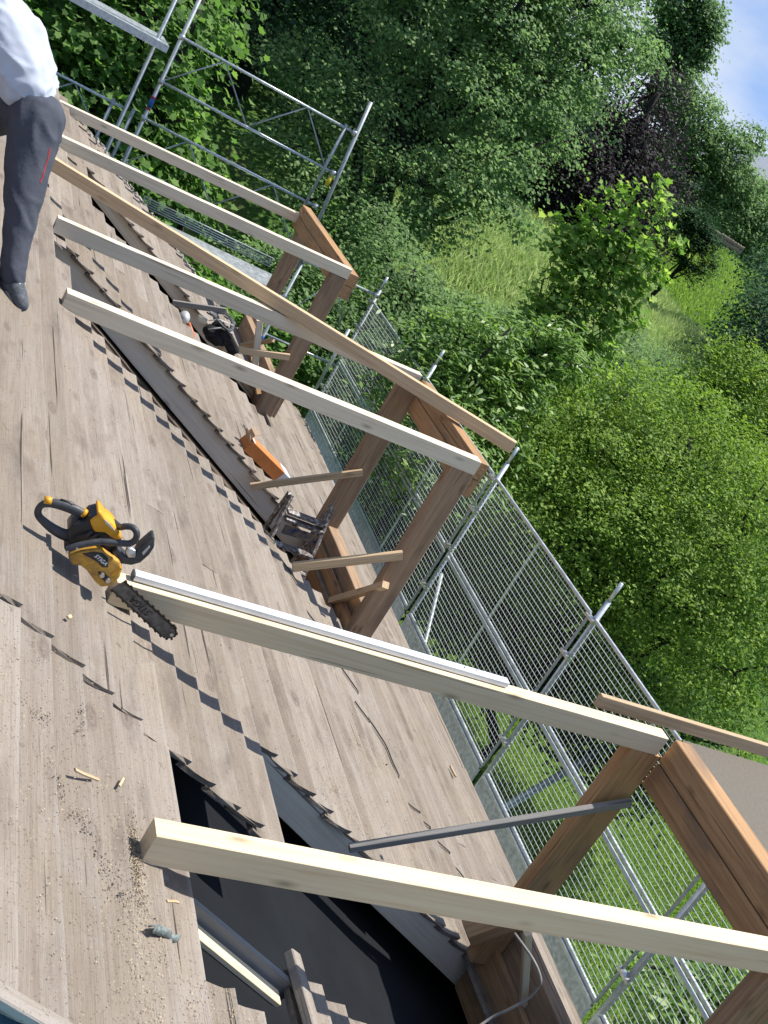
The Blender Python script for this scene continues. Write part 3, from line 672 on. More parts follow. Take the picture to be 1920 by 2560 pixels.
for (o,z) in ((2.42,-1.29),(2.42,-1.83),(2.42,-2.29),(4.73,-1.29),(4.73,-1.83),(4.73,-2.29),(4.93,-2.96),(4.93,-3.5),(6.03,-2.96)):
    pipe('coupler',V(AG,o,z-.03),V(AG,o,z+.03),.036,MAT['silver'],gs,10)
dk=deck('steel_deck',14.28,14.95,-.2,2.30,-1.42,gs,MAT['galv'],th=.08)
deck('steel_deck',14.75,15.5,3.0,4.95,-3.52,gs,MAT['galv'],th=.08)
for i in range(5): pipe('deck_rail',V(15.55,3.0,-3.45+.0+i*.03),V(15.55,4.9,-3.45+i*.03),.008,MAT['galvd'],gs,6)
pipe('post_stub',V(13.6,5.55,-4.4),V(13.6,5.55,-3.3),.022,MAT['galv'],gs,10)
# ---------------------------------------------------------------- screw box, tool bag, ladder, cables, glove
def roofM(a,o,n,rot):
    x=(AD*math.cos(rot)+SD*math.sin(rot)).normalized(); z=ND; y=z.cross(x); b=RF(a,o,n)
    return Matrix(((x.x,y.x,z.x,b.x),(x.y,y.y,z.y,b.y),(x.z,y.z,z.z,b.z),(0,0,0,1)))
bx=empty('screw_carton',RF(8.0,3.1),'open orange screw carton with a white end by the middle opening','carton')
p0=V(7.875,2.935,-3.008)+ND*.0; p1=V(7.98,3.31,-3.185)
bd=beam('carton_body',p0+ND*.012,p1+ND*.012,.13,.10,MAT['orangebox'],bx,up=ND,bev=.003)
d=(p1-p0).normalized(); beam('carton_end',p1+d*.001+ND*.012,p1+d*.09+ND*.012,.132,.102,MAT['boxwhite'],bx,up=ND,bev=.003)
beam('carton_print',p0-d*.0+ND*.0635,p0+d*.03+ND*.0635,.11,.002,MAT['boxwhite'],bx,up=ND)
q=p0+ND*.03; s=d.cross(ND)
for sg in (1,-1):
    mb=MB(); mb.add([q+s*.05*sg,q+s*.02*sg,q-d*.06+s*.035*sg+ND*.05,q-d*.05+s*.075*sg+ND*.03],[(0,1,2,3)])
    w=mb.obj('carton_flap',MAT['carton'],bx); w.modifiers.new('s','SOLIDIFY').thickness=.003
mb=MB(); pts=[q,q-d*.03+ND*.03,q-d*.035+ND*.07,q-d*.01+ND*.10]
for i in range(3): mb.add([pts[i]-s*.05,pts[i]+s*.05,pts[i+1]+s*.045,pts[i+1]-s*.045],[(0,1,2,3)])
w=mb.obj('carton_lid',MAT['carton'],bx); w.modifiers.new('s','SOLIDIFY').thickness=.003
# tool bag (leather belt pouches lying in a heap)
tb=empty('tool_belt',RF(9.9,3.0),'black tool belt with pouches and an orange handled hammer in a heap','tool belt')
def blob(name,c,s,mat,par,M=None,sub=2,squ=.0):
    import bmesh
    bm=bmesh.new(); bmesh.ops.create_icosphere(bm,subdivisions=sub,radius=1)
    for v in bm.verts:
        n=mnoise.noise(v.co*2+Vector(c))*.22
        v.co=Vector((v.co.x*s[0],v.co.y*s[1],v.co.z*s[2]))*(1+n)
    me=bpy.data.meshes.new(name); bm.to_mesh(me); bm.free()
    for p in me.polygons: p.use_smooth=True
    return link(name,me,mat,par,Matrix.Translation(c)@(M or Matrix.Identity(4)))
c0=V(10.0,2.99,-2.93)
LE=simple('black_leather',(.028,.027,.030),.85,0,.3,30,.004,spec=.2)
blob('pouch',c0+V(0,.02,-.05),(.12,.13,.08),LE,tb,sub=3)
o=beam('pouch',c0+V(-.02,.04,.03),c0+V(-.07,.22,-.11),.17,.10,LE,tb,up=ND,bev=.02); bevobj(o,.02,3)
o=beam('pouch_flap',c0+V(-.02,.02,.075),c0+V(-.05,.13,.01),.18,.012,LE,tb,up=ND,bev=.004)
o=beam('pouch',c0+V(.06,-.02,.04),c0+V(.05,.10,-.04),.10,.09,LE,tb,up=ND,bev=.02); bevobj(o,.015,3)
mb=MB(); mb.tube([c0+V(.05*math.cos(t)*3,.13*math.sin(t)-.02,.10+.03*math.sin(2*t)) for t in [i*.5 for i in range(10)]],[.022]*10,8,rz=.35); mb.obj('belt',MAT['black'],tb,True)
mb=MB(); mb.tube([c0+V(-.06,-.12,.06),c0+V(-.06,-.04,.11),c0+V(-.05,.10,.11)],[.008]*3,6,rz=.4); mb.tube([c0+V(-.1,-.10,.0),c0+V(-.1,.0,.06),c0+V(-.1,.12,.05)],[.007]*3,6); mb.obj('reflective_trim',MAT['aluside'],tb,True)
mb=MB(); mb.box(c0+V(-.03,-.10,.12),.03,.03,.012); mb.box(c0+V(0,-.16,.03),.04,.035,.02); mb.obj('buckle',MAT['silver'],tb)
mb=MB(); hp0=V(9.6,2.63,-2.86); mb.tube([hp0,hp0+V(-.02,.10,-.10),hp0+V(-.04,.19,-.21)],[.016,.016,.019],8); 
tag(mb.obj('hammer_handle',simple('orange_grip',(.62,.17,.06),.5),tb,True))
blob('glove_cuff',hp0+V(.02,-.05,.02),(.05,.07,.06),MAT['aluside'],tb)
# step ladder in the middle opening: paint-splashed, standing open
ld=empty('step_ladder',V(7.0,3.2,-3.9),'paint splattered step ladder standing in the middle opening','ladder')
pw=NM('paint_splashed_ladder'); tcx=pw.n('ShaderNodeTexCoord').outputs['Object']
pn_=pw.noise(tcx,38,4,.65); pw.set(Base_Color=pw.ramp(pn_,[(.40,(.10,.075,.065)),(.52,(.19,.16,.145)),(.60,(.42,.40,.38)),(.7,(.62,.62,.62))]),Roughness=.6,Metallic=.2); PW=pw.m
def leg(o,oz,a0,a1,z0,z1,name='ladder_leg',w=.022,h=.045): return beam(name,V(a0,o,z0),V(a1,oz,z1),w,h,PW,ld,up=(0,1,0),bev=.004)
leg(3.14,3.07,7.12,6.86,-2.955,-3.60); leg(3.13,3.17,7.15,7.36,-2.955,-3.60)
leg(3.455,3.44,7.12,6.86,-2.94,-3.66,w=.028,h=.055); leg(3.46,3.52,7.15,7.38,-2.94,-3.70)
for z,o0,o1,a in ((-3.055,3.15,3.45,7.07),(-3.10,3.15,3.45,7.05),(-3.275,3.11,3.44,6.98),(-3.40,3.10,3.44,6.93)):
    beam('tread',V(a,o0,z),V(a,o1,z),.07,.022,PW,ld,bev=.003)
beam('label_plate',V(7.03,3.17,-3.175),V(7.03,3.45,-3.165),.004,.07,simple('navy_label_paint',(.02,.035,.10),.6,0,.3,20,col2=(.30,.22,.11)),ld,bev=.001)
beam('spreader',V(6.93,3.11,-3.33),V(7.28,3.14,-3.33),.012,.02,PW,ld,bev=.002)
# cable lying on the boards
cp=[(6.55,2.78),(6.40,2.90),(6.2,3.0),(5.95,3.05),(5.72,3.18),(5.60,3.32),(5.35,3.42),(5.1,3.51),(4.9,3.52),(4.68,3.56),(4.62,3.75),(4.52,3.92),(4.40,4.0),(4.15,3.93),(3.95,3.88),(3.80,3.86)]
mb=MB(); mb.tube([RF(a,o,bh(o)+.005) for a,o in smooth(cp)],.0042,6)
tag(mb.obj('cable',MAT['cable'],None,True),'thin black cable lying across the lower roof boards','cable')
mb=MB(); mb.tube([RF(a,o,bh(o)+.004) for a,o in smooth([(5.30,3.33),(5.1,3.42),(4.95,3.44),(4.8,3.40)])],.004,6)
tag(mb.obj('cord',MAT['cable'],None,True),'short thin cord lying beside the long cable on the lower boards','cord')
mb=MB(); mb.tube([RF(a,o,bh(o)+.004) for a,o in smooth([(8.55,3.10),(8.35,3.16),(8.1,3.32),(7.95,3.42),(7.82,3.5)])],.004,6)
tag(mb.obj('cord',MAT['cable'],None,True),'short dark cord curled beside the orange carton','cord')
mb=MB(); mb.tube([V(*p) for p in smooth([(2.75,2.9,-3.2),(2.9,3.154,-3.049),(2.9,3.222,-2.949),(2.9,3.27,-2.874),(2.9,3.274,-2.808),(2.9,3.254,-2.756),(2.95,3.21,-2.715),(3.1,3.2,-2.74)])],.006,8)
tag(mb.obj('cable',MAT['gcable'],None,True),'looped pale grey cable by the nearest dormer upright','cable')
# crumpled strip of roofing on the boards
mb=MB(); P=[(2.125,1.184),(2.14,1.205),(2.15,1.235),(2.15,1.262),(2.165,1.285)]
g=link('m',None,None) if False else None
vs=[];fs=[]
PP=smooth(P,4)
for i,(a,o) in enumerate(PP):
    w=.008*math.sin(math.pi*(i+1)/(len(PP)+1))+.003
    for j in range(5):
        t=j/4-.5; vs.append(RF(a+t*2*w,o-t*.01,.026+.008*math.cos(t*5)+.006*mnoise.noise(Vector((a*60,o*60,j)))))
for i in range(len(PP)-1):
    for j in range(4): k=i*5+j; fs.append((k,k+1,k+6,k+5))
g=link('glove_scrap',mesh(vs,fs,True),simple('grey_green_rubber',(.26,.30,.29),.5,0,.3,80)); g.modifiers.new('s','SOLIDIFY').thickness=.003
tag(g,'crumpled grey green rubber scrap lying left of the near opening','scrap')
# splinters
def splinter(a,o,L,rot,w,lab):
    x=(AD*math.cos(rot)+SD*math.sin(rot)); b=beam('splinter',RF(a,o,.028)-x*L/2,RF(a,o,.032)+x*L/2,w,w*.6,MAT['lath'],None,up=ND,bev=.001,jit=w*.15,segs=3)
    tag(b,lab,'splinter','wood splinters lying on the roof boards')
splinter(2.50,.98,.10,1.25,.010,'pale splinter left of the upper opening corner')
splinter(5.98,4.74,.10,-.1,.022,'small pale offcut near the eave below the grey lath')
splinter(2.28,1.28,.06,1.1,.008,'dark thin splinter just above the crumpled scrap')
splinter(2.6,1.12,.05,.4,.008,'small splinter beside the dark opening corner')
splinter(3.2,.95,.018,.6,.012,'tiny white chip left of the rafter shadow')
# sawdust and crumbs
def inhole(a,o):
    if o<1.05 and a<1.7: return True
    for (o0,o1,a0,a1) in cuts:
        if o0-.13<o<o1+.05 and a0-.02<a<a1+.02: return True
    return a>gable(o)-.05 or o>5.14
def chips(name,spots,mat,size,label):
    vs=[];fs=[]
    for (n,a0,sa,o0,so) in spots:
        for _ in range(n):
            a=random.gauss(a0,sa);o=random.gauss(o0,so)
            if inhole(a,o): continue
            s=size*random.uniform(.4,1.3); t=random.uniform(0,6.28)
            # height of the board surface here
            u=((o-1.385)/DO)%1.0; hh=-.016+.034-.028*(1-u)+.003
            c=RF(a,o,hh+.003); e1=(AD*math.cos(t)+SD*math.sin(t))*s; e2=(-AD*math.sin(t)+SD*math.cos(t))*s*random.uniform(.3,.7)+ND*random.uniform(-.3,.8)*s
            b=len(vs); vs+= [c-e1-e2,c+e1-e2,c+e1+e2,c-e1+e2]; fs.append((b,b+1,b+2,b+3))
    o=link(name,mesh(vs,fs),mat); tag(o,label,name.replace('_',' '),kind='stuff')
chips('sawdust',[(3600,4.4,.5,2.9,.5),(3200,4.9,.6,3.9,.5),(900,3.9,.1,2.65,.12),(2200,7.9,.5,3.4,.5),(2000,5.4,.7,2.2,.5),(1500,2.5,.5,.95,.25),(700,1.95,.18,1.22,.12),(500,2.1,.25,1.15,.03),(700,2.05,.1,1.5,.15),(1200,9.2,.9,3.6,.6),(500,2.35,.08,1.18,.012)],MAT['chips'],.0019,'pale sawdust scattered over the boards')
chips('dirt_crumbs',[(40,2.62,.02,.84,.02),(60,2.42,.02,.90,.02),(70,2.33,.02,.97,.025),(70,2.25,.03,1.04,.02),(60,2.18,.03,1.10,.02),(170,2.36,.08,1.185,.010),(160,2.4,.7,.95,.3),(600,5,1.2,1.2,.6),(600,5,1.5,3.5,.9),(60,2.75,.05,1.0,.02),(160,7.35,.05,1.05,.04),(120,1.95,.15,1.5,.2)],MAT['crumb'],.0026,'dark moss crumbs and dirt left along the board joints')
# dark nail/dirt clumps on the boards handled by material
# ---------------------------------------------------------------- person
J={'toeR':(5.470,.736,-1.868),'ankleR':(5.543,.698,-1.83),'kneeR':(5.68,.625,-1.511),'hipR':(5.89,.549,-1.175),'hipL':(6.09,.484,-1.182),'kneeL':(6.06,.25,-1.39),'ankleL':(5.95,.02,-1.62),'toeL':(5.80,.06,-1.57)}
JJ={k:V(*v) for k,v in J.items()}
def capsules(bones,voxel,smooth_it=3,name='b'):
    mb=MB()
    for (p,r0,q,r1,*fl) in bones:
        p=Vector(p);q=Vector(q); L=(q-p).length; n=12; d=(q-p).normalized()
        pts=[p-d*r0*.85,p-d*r0*.5,p]+[p.lerp(q,t) for t in (.25,.5,.75)]+[q,q+d*r1*.5,q+d*r1*.85]
        rs=[r0*.45,r0*.85,r0]+[r0+(r1-r0)*t for t in (.25,.5,.75)]+[r1,r1*.85,r1*.45]
        mb.tube(pts,rs,n,rz=fl[0] if fl else 1)
    me=mb.mesh(); o=bpy.data.objects.new('tmp',me); COL.objects.link(o)
    m=o.modifiers.new('r','REMESH'); m.mode='VOXEL'; m.voxel_size=voxel; m.use_smooth_shade=True
    m=o.modifiers.new('s','SMOOTH'); m.iterations=smooth_it; m.factor=.6
    bpy.context.view_layer.update()
    me2=bpy.data.meshes.new_from_object(o.evaluated_get(bpy.context.evaluated_depsgraph_get())); bpy.data.objects.remove(o)
    return me2
def displace(me,f):
    me.update()
    n=len(me.vertices); nn=[v.normal.copy() for v in me.vertices]
    for v,k in zip(me.vertices,nn): v.co+=k*f(v.co)
    for p in me.polygons: p.use_smooth=True
    me.update()
per=empty('person',RF(5.55,.70),'person in white t-shirt and charcoal work trousers with red piping bending over on the roof','person')
def D(v,*a): return Vector(v)+V(*a)
hipc=(JJ['hipR']+JJ['hipL'])/2
waist=V(6.07,.437,-1.02); chest=V(6.21,.262,-.885); neck=V(6.34,.06,-.78); head=V(6.39,-.09,-.77)
shR=V(6.07,.17,-.80); shL=V(6.48,.12,-.84); elR=V(6.0,.02,-1.05); elL=V(6.46,-.03,-1.08); waR=V(6.03,-.10,-1.24); waL=V(6.38,-.13,-1.26)
def finger(b,d,up,L,r):
    d=d.normalized(); k=(d*.8+up*.6).normalized(); k2=(d*.3+up*.95).normalized()
    a=b+d*L*.45; c=a+k*L*.32; e=c+k2*L*.25
    return [(b,r,a,r*.95),(a,r*.95,c,r*.88),(c,r*.88,e,r*.78)]
def hand(w,el,side):
    d=(w-el).normalized(); s=V(1,0,0)*side; up=d.cross(s).normalized()*side; s=up.cross(d).normalized()
    palm=w+d*.05; B=[(w,.026,w+d*.045,.030,.7),(w+d*.02-s*.016,.018,w+d*.085-s*.026,.015),(w+d*.02+s*.016,.018,w+d*.085+s*.026,.015),(w+d*.04,.026,w+d*.085,.02)]
    for i,(x,L) in enumerate(((-.030,.060),(-.010,.078),(.010,.082),(.030,.072))): B+=finger(w+d*.088+s*x,d+s*x*2,up,L,.0085)
    t=w+d*.03+s*.032; B+=[(t,.012,t+s*.028+d*.024+up*.01,.011),(t+s*.028+d*.024+up*.01,.011,t+s*.030+d*.052+up*.02,.009)]
    return B
B=[(hipc,.10,waist,.095),(waist,.095,chest,.105),(chest,.105,D(neck,0,.05,0),.075),(neck,.058,head,.06),
   (shR,.055,chest,.09),(shL,.055,chest,.09),(shR,.052,elR,.040),(elR,.040,waR,.027),(shL,.052,elL,.040),(elL,.040,waL,.027),
   (JJ['hipR'],.088,JJ['kneeR'],.058),(JJ['kneeR'],.055,JJ['ankleR'],.038),(JJ['hipL'],.088,JJ['kneeL'],.058),(JJ['kneeL'],.055,JJ['ankleL'],.038),
   (D(head,0,-.005,.0),.085,D(head,0,-.06,-.05),.078),(D(head,0,-.10,-.09),.045,D(head,0,-.085,-.11),.04),(D(head,0,-.135,-.045),.014,D(head,0,-.15,-.065),.016),
   (D(head,-.085,-.03,-.02),.018,D(head,-.088,-.03,-.045),.014),(D(head,.085,-.03,-.02),.018,D(head,.088,-.03,-.045),.014)]
B+=hand(waR,elR,1)+hand(waL,elL,-1)
link('body',capsules(B,.0075,2),MAT['skin'],per)
mb=MB()
for sg in (-1,1): mb.tube([D(head,.028*sg,-.128,-.015),D(head,.028*sg,-.140,-.018)],[.012,.006],8)
mb.obj('eyes',MAT['white'],per)
link('hair',capsules([(D(head,0,.012,.012),.088,D(head,0,-.05,.0),.086),(D(head,0,.03,-.02),.075,D(head,0,.0,-.05),.07)],.012,2),MAT['hair'],per)
# shirt
side=V(1,0,0)
B=[(D(waist,-.10,.035,-.055),.115,D(chest,-.11,.01,0),.115),(D(waist,.10,.035,-.055),.115,D(chest,.11,.01,0),.115),(D(waist,0,.03,-.05),.13,D(chest,0,.02,0),.14),(D(waist,-.02,.075,-.10),.105,D(waist,-.10,.03,-.03),.11),
   (D(chest,-.06,0,0),.13,shR,.095),(D(chest,.10,0,0),.125,shL,.095),(D(waist,-.09,.015,-.02),.122,D(chest,-.09,.0,-.02),.14),(D(waist,.06,.03,-.03),.125,D(waist,-.13,.02,-.045),.105),(V(6.18,.380,-.895),.112,V(6.082,.485,-1.005),.102),(V(6.082,.485,-1.005),.100,V(6.05,.495,-1.05),.100),(V(6.10,.40,-1.02),.12,V(6.04,.44,-1.07),.112),(shR,.078,shR.lerp(elR,.62),.066),(shL,.078,shL.lerp(elL,.62),.066),(chest,.13,D(neck,0,.04,0),.08)]
ms=capsules(B,.011,3)
displace(ms,lambda c:.010*max(0,1-abs(mnoise.noise(Vector((c.x*6+c.z*10,c.y*6-c.z*9,c.z*3))))*3.4)**2*(.4+1.3*math.exp(-((c.z+1.02)/.08)**2))+.008*mnoise.noise(Vector((c.x*5+c.z*15,c.y*5-c.z*12,c.z*4)))+.012*max(0,-1.0-c.z+.02)/.1*mnoise.noise(Vector((c.x*30,c.y*26,c.z*5)))+.0035*mnoise.noise(Vector((c.x*20,c.y*11,c.z*34+3))))
tsh=link('t_shirt',ms,MAT['shirt'],per)
hem=JJ['ankleR']+V(.005,.0,.035)
kR=JJ['kneeR']
B=[(JJ['hipR']+V(.0,.0,.02),.118,JJ['hipR'].lerp(kR,.4),.108),(JJ['hipR'].lerp(kR,.4),.108,kR,.077),(kR,.074,kR.lerp(hem,.5),.064),(kR.lerp(hem,.5),.064,hem,.058),
   (JJ['hipL'],.115,JJ['kneeL'],.085),(JJ['kneeL'],.08,JJ['ankleL'],.066),
   (JJ['hipR']+V(.02,.03,.03),.112,JJ['hipL']+V(-.02,.03,.03),.112),(hipc+V(0,.01,.0),.13,waist+V(0,.0,-.04),.118),(JJ['hipR']+V(-.015,.05,-.01),.085,JJ['hipL']+V(0,.05,-.01),.09)]
mt=capsules(B,.0125,3)
def tw(c):
    t=(c.z+1.85)
    w=.008*mnoise.noise(Vector((c.x*6,c.y*6,c.z*5)))+.0035*mnoise.noise(Vector((c.x*22+c.z*14,c.y*22-c.z*9,c.z*10)))
    k=math.exp(-((c.z-kR.z+.02)/.07)**2)*.006*math.sin(c.z*55+c.x*70+c.y*30)*(.5+mnoise.noise(c*9))
    k2=math.exp(-((c.z-hem.z-.04)/.05)**2)*.005*mnoise.noise(Vector((c.x*20,c.y*20,c.z*45)))
    rd=1-abs(mnoise.noise(Vector((c.x*9+c.z*6,c.y*9-c.z*5,c.z*5+2))))*3.2
    hipw=math.exp(-((c.z+1.17)/.09)**2)+.8*math.exp(-((c.z-kR.z)/.10)**2)+.7*math.exp(-((c.z-hem.z-.05)/.07)**2)
    return w+k+k2+.010*max(0,rd)**2*(.25+hipw)
displace(mt,tw); link('work_trousers',mt,MAT['trouser'],per)
mb=MB(); pR=[JJ['hipR'].lerp(kR,t)+V(-.045,.078-.018*t,-.0) for t in (.3,.4)]
from mathutils.bvhtree import BVHTree
bv=BVHTree.FromPolygons([v.co.copy() for v in mt.vertices],[tuple(p.vertices) for p in mt.polygons])
pR=[V(5.738,.658,-1.206),V(5.713,.664,-1.26),V(5.692,.665,-1.31),V(5.672,.662,-1.36)]
pR=[Vector(q) for q in smooth([tuple(p) for p in pR],4)]; pR=[bv.find_nearest(p)[0] for p in pR]; mb.tube(pR,.003,6); mb.obj('red_piping',MAT['red'],per)
for t_,an in ((JJ['toeR'],JJ['ankleR']),(JJ['toeL'],JJ['ankleL'])):
    f=(t_-an); f=f-ND*f.dot(ND); f=f.normalized(); base=an-ND*((an-RF(an.y,an.x,0)).dot(ND))
    c=base+ND*.055
    h=capsules([(c-f*.07,.042,c+f*.05,.042),(c+f*.05,.044,c+f*.13-ND*.012,.034),(c-f*.03,.045,an+ND*.0,.048)],.009,2)
    sh=link('shoe',h,MAT['shoe'],per)
    h=capsules([(c-f*.075-ND*.036,.024,c+f*.05-ND*.036,.026),(c+f*.05-ND*.036,.028,c+f*.135-ND*.036,.024)],.009,1)
    for v in h.vertices:
        dd=(v.co-base).dot(ND)
        if dd<.004: v.co+=ND*(.004-dd)
    link('shoe_sole',h,MAT['sole'],sh)
    sd=f.cross(ND).normalized()
    for k in range(4):
        q=c+f*(.0+.022*k)+ND*(.050-.009*k); mb=MB(); mb.tube([q-sd*.026,q+ND*.004,q+sd*.026],.0035,6); mb.obj('lace',MAT['white'],sh)
# ---------------------------------------------------------------- vegetation
def leaves(centers,normals,sizes,kind):
    N=len(centers)
    if kind=='oval': base=np.array([(0,-.5),(.28,-.05),(0,.5),(-.28,-.05)])
    elif kind=='long': base=np.array([(0,-.5),(.16,-.1),(.1,.25),(0,.5),(-.1,.25),(-.16,-.1)])
    elif kind=='hex': base=np.array([(0,-.5),(.34,-.2),(.34,.2),(0,.5),(-.34,.2),(-.34,-.2)])
    else: base=np.array([(0,-.40),(.15,-.30),(.42,-.28),(.36,-.06),(.50,.16),(.28,.20),(.12,.34),(0,.52),(-.12,.34),(-.28,.20),(-.50,.16),(-.36,-.06),(-.42,-.28),(-.15,-.30)])
    K=len(base)
    n=normals/np.linalg.norm(normals,axis=1,keepdims=True)
    r=rng.normal(size=(N,3)); u=np.cross(n,r); u/=np.linalg.norm(u,axis=1,keepdims=True); w=np.cross(n,u)
    fold=np.abs(base[:,0])*.35
    v=centers[:,None,:]+sizes[:,None,None]*(base[None,:,0,None]*u[:,None,:]+base[None,:,1,None]*w[:,None,:]+fold[None,:,None]*n[:,None,:])
    return v.reshape(-1,3),K
def leafmesh(name,V_,K,mat,parent=None,M=None):
    N=len(V_)//K; me=bpy.data.meshes.new(name)
    me.vertices.add(N*K); me.vertices.foreach_set('co',V_.astype(np.float32).ravel())
    me.loops.add(N*K); me.loops.foreach_set('vertex_index',np.arange(N*K,dtype=np.int32))
    me.polygons.add(N); me.polygons.foreach_set('loop_start',np.arange(0,N*K,K,dtype=np.int32)); me.polygons.foreach_set('loop_total',np.full(N,K,dtype=np.int32))
    me.update(calc_edges=True)
    return link(name,me,mat,parent,M)
def crown_points(blobs,nclump,per,rc,shell=.75,up=.35,droop=0):
    """blobs (centre xyz, radius xyz): leafy twig clumps on the outside of every blob"""
    C=[];Nn=[];clumps=[]
    vol=np.array([b[1][0]*b[1][1]+b[1][1]*b[1][2] for b in blobs]); vol/=vol.sum()
    for (c,r),f in zip(blobs,vol):
        n=max(3,int(nclump*f)); c=np.array(c);r=np.array(r)
        d=rng.normal(size=(n,3)); d/=np.linalg.norm(d,axis=1,keepdims=True)
        rad=shell+(1-shell)*rng.random((n,1))**.5*1.25; rad*=rng.uniform(.8,1.12,(n,1))
        cc=c+d*r*rad; clumps.append(cc)
        k=max(1,int(per))
        q=rng.normal(size=(n,k,3))*rc*np.array([1,1,.5])*rng.uniform(.5,1.3,(n,1,1))
        p=cc[:,None,:]+q; p[...,2]-=(droop+.25)*np.linalg.norm(q[...,:2],axis=2)
        nn=d[:,None,:]*.45+rng.normal(size=(n,k,3))*.5+np.array([.25,0,up+.6])
        C.append(p.reshape(-1,3)); Nn.append(nn.reshape(-1,3))
    return np.concatenate(C),np.concatenate(Nn),np.concatenate(clumps)
def limb(mb,p,q,r0,r1,seed,bend=.08,n=5):
    R=random.Random(seed); p=Vector(p);q=Vector(q); L=(q-p).length
    pts=[p]+[p.lerp(q,i/n)+Vector((R.gauss(0,1),R.gauss(0,1),R.gauss(0,.6)))*L*bend for i in range(1,n)]+[q]
    mb.tube(pts,[r0+(r1-r0)*i/n for i in range(n+1)],6)
    return pts
def tree(name,base,blobs,leafsize,kind,mat,nclump,per,rc,label,cat='tree',group=None,trunk_r=.2,lean=(0,0),shell=.75,up=.35,droop=0,branches=40,top=None):
    root=empty(name,base,label,cat,group)
    base=Vector(base); cen=np.mean([b[0] for b in blobs],axis=0)
    tops=max(blobs,key=lambda b:b[0][2]+b[1][2]*.3)
    topp=Vector(top) if top else Vector((cen[0],cen[1],tops[0][2]))
    P,Nn,cl=crown_points(blobs,nclump,per,rc,shell,up,droop)
    S_=rng.uniform(.65,1.25,len(P))*leafsize
    v,K=leaves(P,Nn,S_,kind)
    c=leafmesh('crown',v,K,mat,root); c['kind']='stuff'
    mb=MB(); tp=limb(mb,base-Vector((0,0,.3)),topp,trunk_r,trunk_r*.25,hash(label)%999,.03,7)
    for i,b in enumerate(blobs):
        k=random.choice([2,3,4,5]); bc=Vector([float(x) for x in b[0]]); limb(mb,tp[k],bc,trunk_r*.45,trunk_r*.12,i,.06)
        idx=rng.choice(len(cl),min(len(cl),max(2,branches//len(blobs))),replace=False)
    near=[min(blobs,key=lambda b:np.linalg.norm(np.array(b[0])-q)) for q in cl[rng.choice(len(cl),min(len(cl),branches),replace=False)]]
    for q in cl[rng.choice(len(cl),min(len(cl),branches),replace=False)]:
        b=min(blobs,key=lambda b:np.linalg.norm(np.array(b[0])-q)); limb(mb,[float(x) for x in b[0]],[float(x) for x in q],trunk_r*.13+.008,.006,int(abs(q[0]*100)),.05,3)
    mb.obj('trunk',MAT['bark'],root,True)
    return root
def BL(lst,r,fl=.85,dr=0.):
    """(azimuth, elevation, distance, radius) -> blob"""
    out=[]
    for t in lst:
        az,el,dist,rr=(list(t)+[r]*4)[:4] if len(t)>3 else (t[0],t[1],t[2] if len(t)>2 else r,r)
        p=polar(az,el,dist); out.append(((p.x,p.y,p.z),(rr,rr,rr*fl)))
    return out

LM=dict(
 maple=leafmat('maple_leaf',(.075,.145,.04),(.12,.22,.06),(.20,.33,.09),.42),
 dark=leafmat('dark_tree_leaf',(.03,.063,.038),(.046,.092,.048),(.08,.15,.068),.32),  # dark colour puts shade into the backdrop trees and undergrowth
 mid=leafmat('mid_tree_leaf',(.10,.17,.075),(.165,.26,.105),(.28,.40,.165),.38),
 grey=leafmat('grey_green_leaf',(.10,.165,.075),(.15,.235,.10),(.22,.32,.14),.42),
 copper=leafmat('copper_leaf',(.030,.022,.034),(.042,.028,.038),(.03,.05,.03),.2),
 bright=leafmat('bright_maple_leaf',(.11,.20,.05),(.20,.33,.075),(.38,.50,.14),.40),
 hedge=leafmat('hazel_leaf',(.09,.165,.035),(.17,.27,.055),(.31,.42,.095),.32),
 laurel=leafmat('laurel_leaf',(.075,.15,.04),(.15,.26,.06),(.28,.40,.12),.32,.42,.4),
 juniper=leafmat('juniper_needle',(.025,.065,.028),(.045,.105,.04),(.065,.14,.05),.15),
 grass=leafmat('grass_blade',(.13,.22,.05),(.22,.34,.08),(.37,.48,.15),.38),
 dry=leafmat('dry_grass',(.24,.36,.12),(.36,.45,.19),(.48,.53,.29),.35))
def at(az,el,d): p=polar(az,el,d); return p
def gbase(az,d):
    p=polar(az,0,d); return Vector((p.x,p.y,gz(p.y,p.x)))
# A: leafy maple just beyond the gable scaffold
tree('maple_tree',gbase(8,20),BL([(5.6,-6.9,19,1.1),(7.4,-5.0,19,1.2),(6.6,-8.8,18.6,1.0),(9.0,-7.7,18.8,.9),(10.2,-8.6,18.6,.75),(9.6,-11.,18.4,.8),(11.6,-9.9,18.6,.55),(11.8,-12.4,18.2,.7),(13.4,-13.6,18.2,.6),(15.2,-14.6,18.,.6),(8.1,-10.2,18.6,.9),(3.6,-7.4,19,1.2),(2,-9,19,1.2),(5,-12,18.5,1.2),(9,-3.2,20,1.0),(6,-2.5,20,1.3),(17.3,-17.0,17.6,.8),(19.5,-15.5,18.,.8),(12,-15.5,18,.8)],1),.145,'maple',LM['maple'],700,26,.25,'leafy maple behind the gable scaffold with broad lobed leaves',trunk_r=.22,branches=60,up=.5)
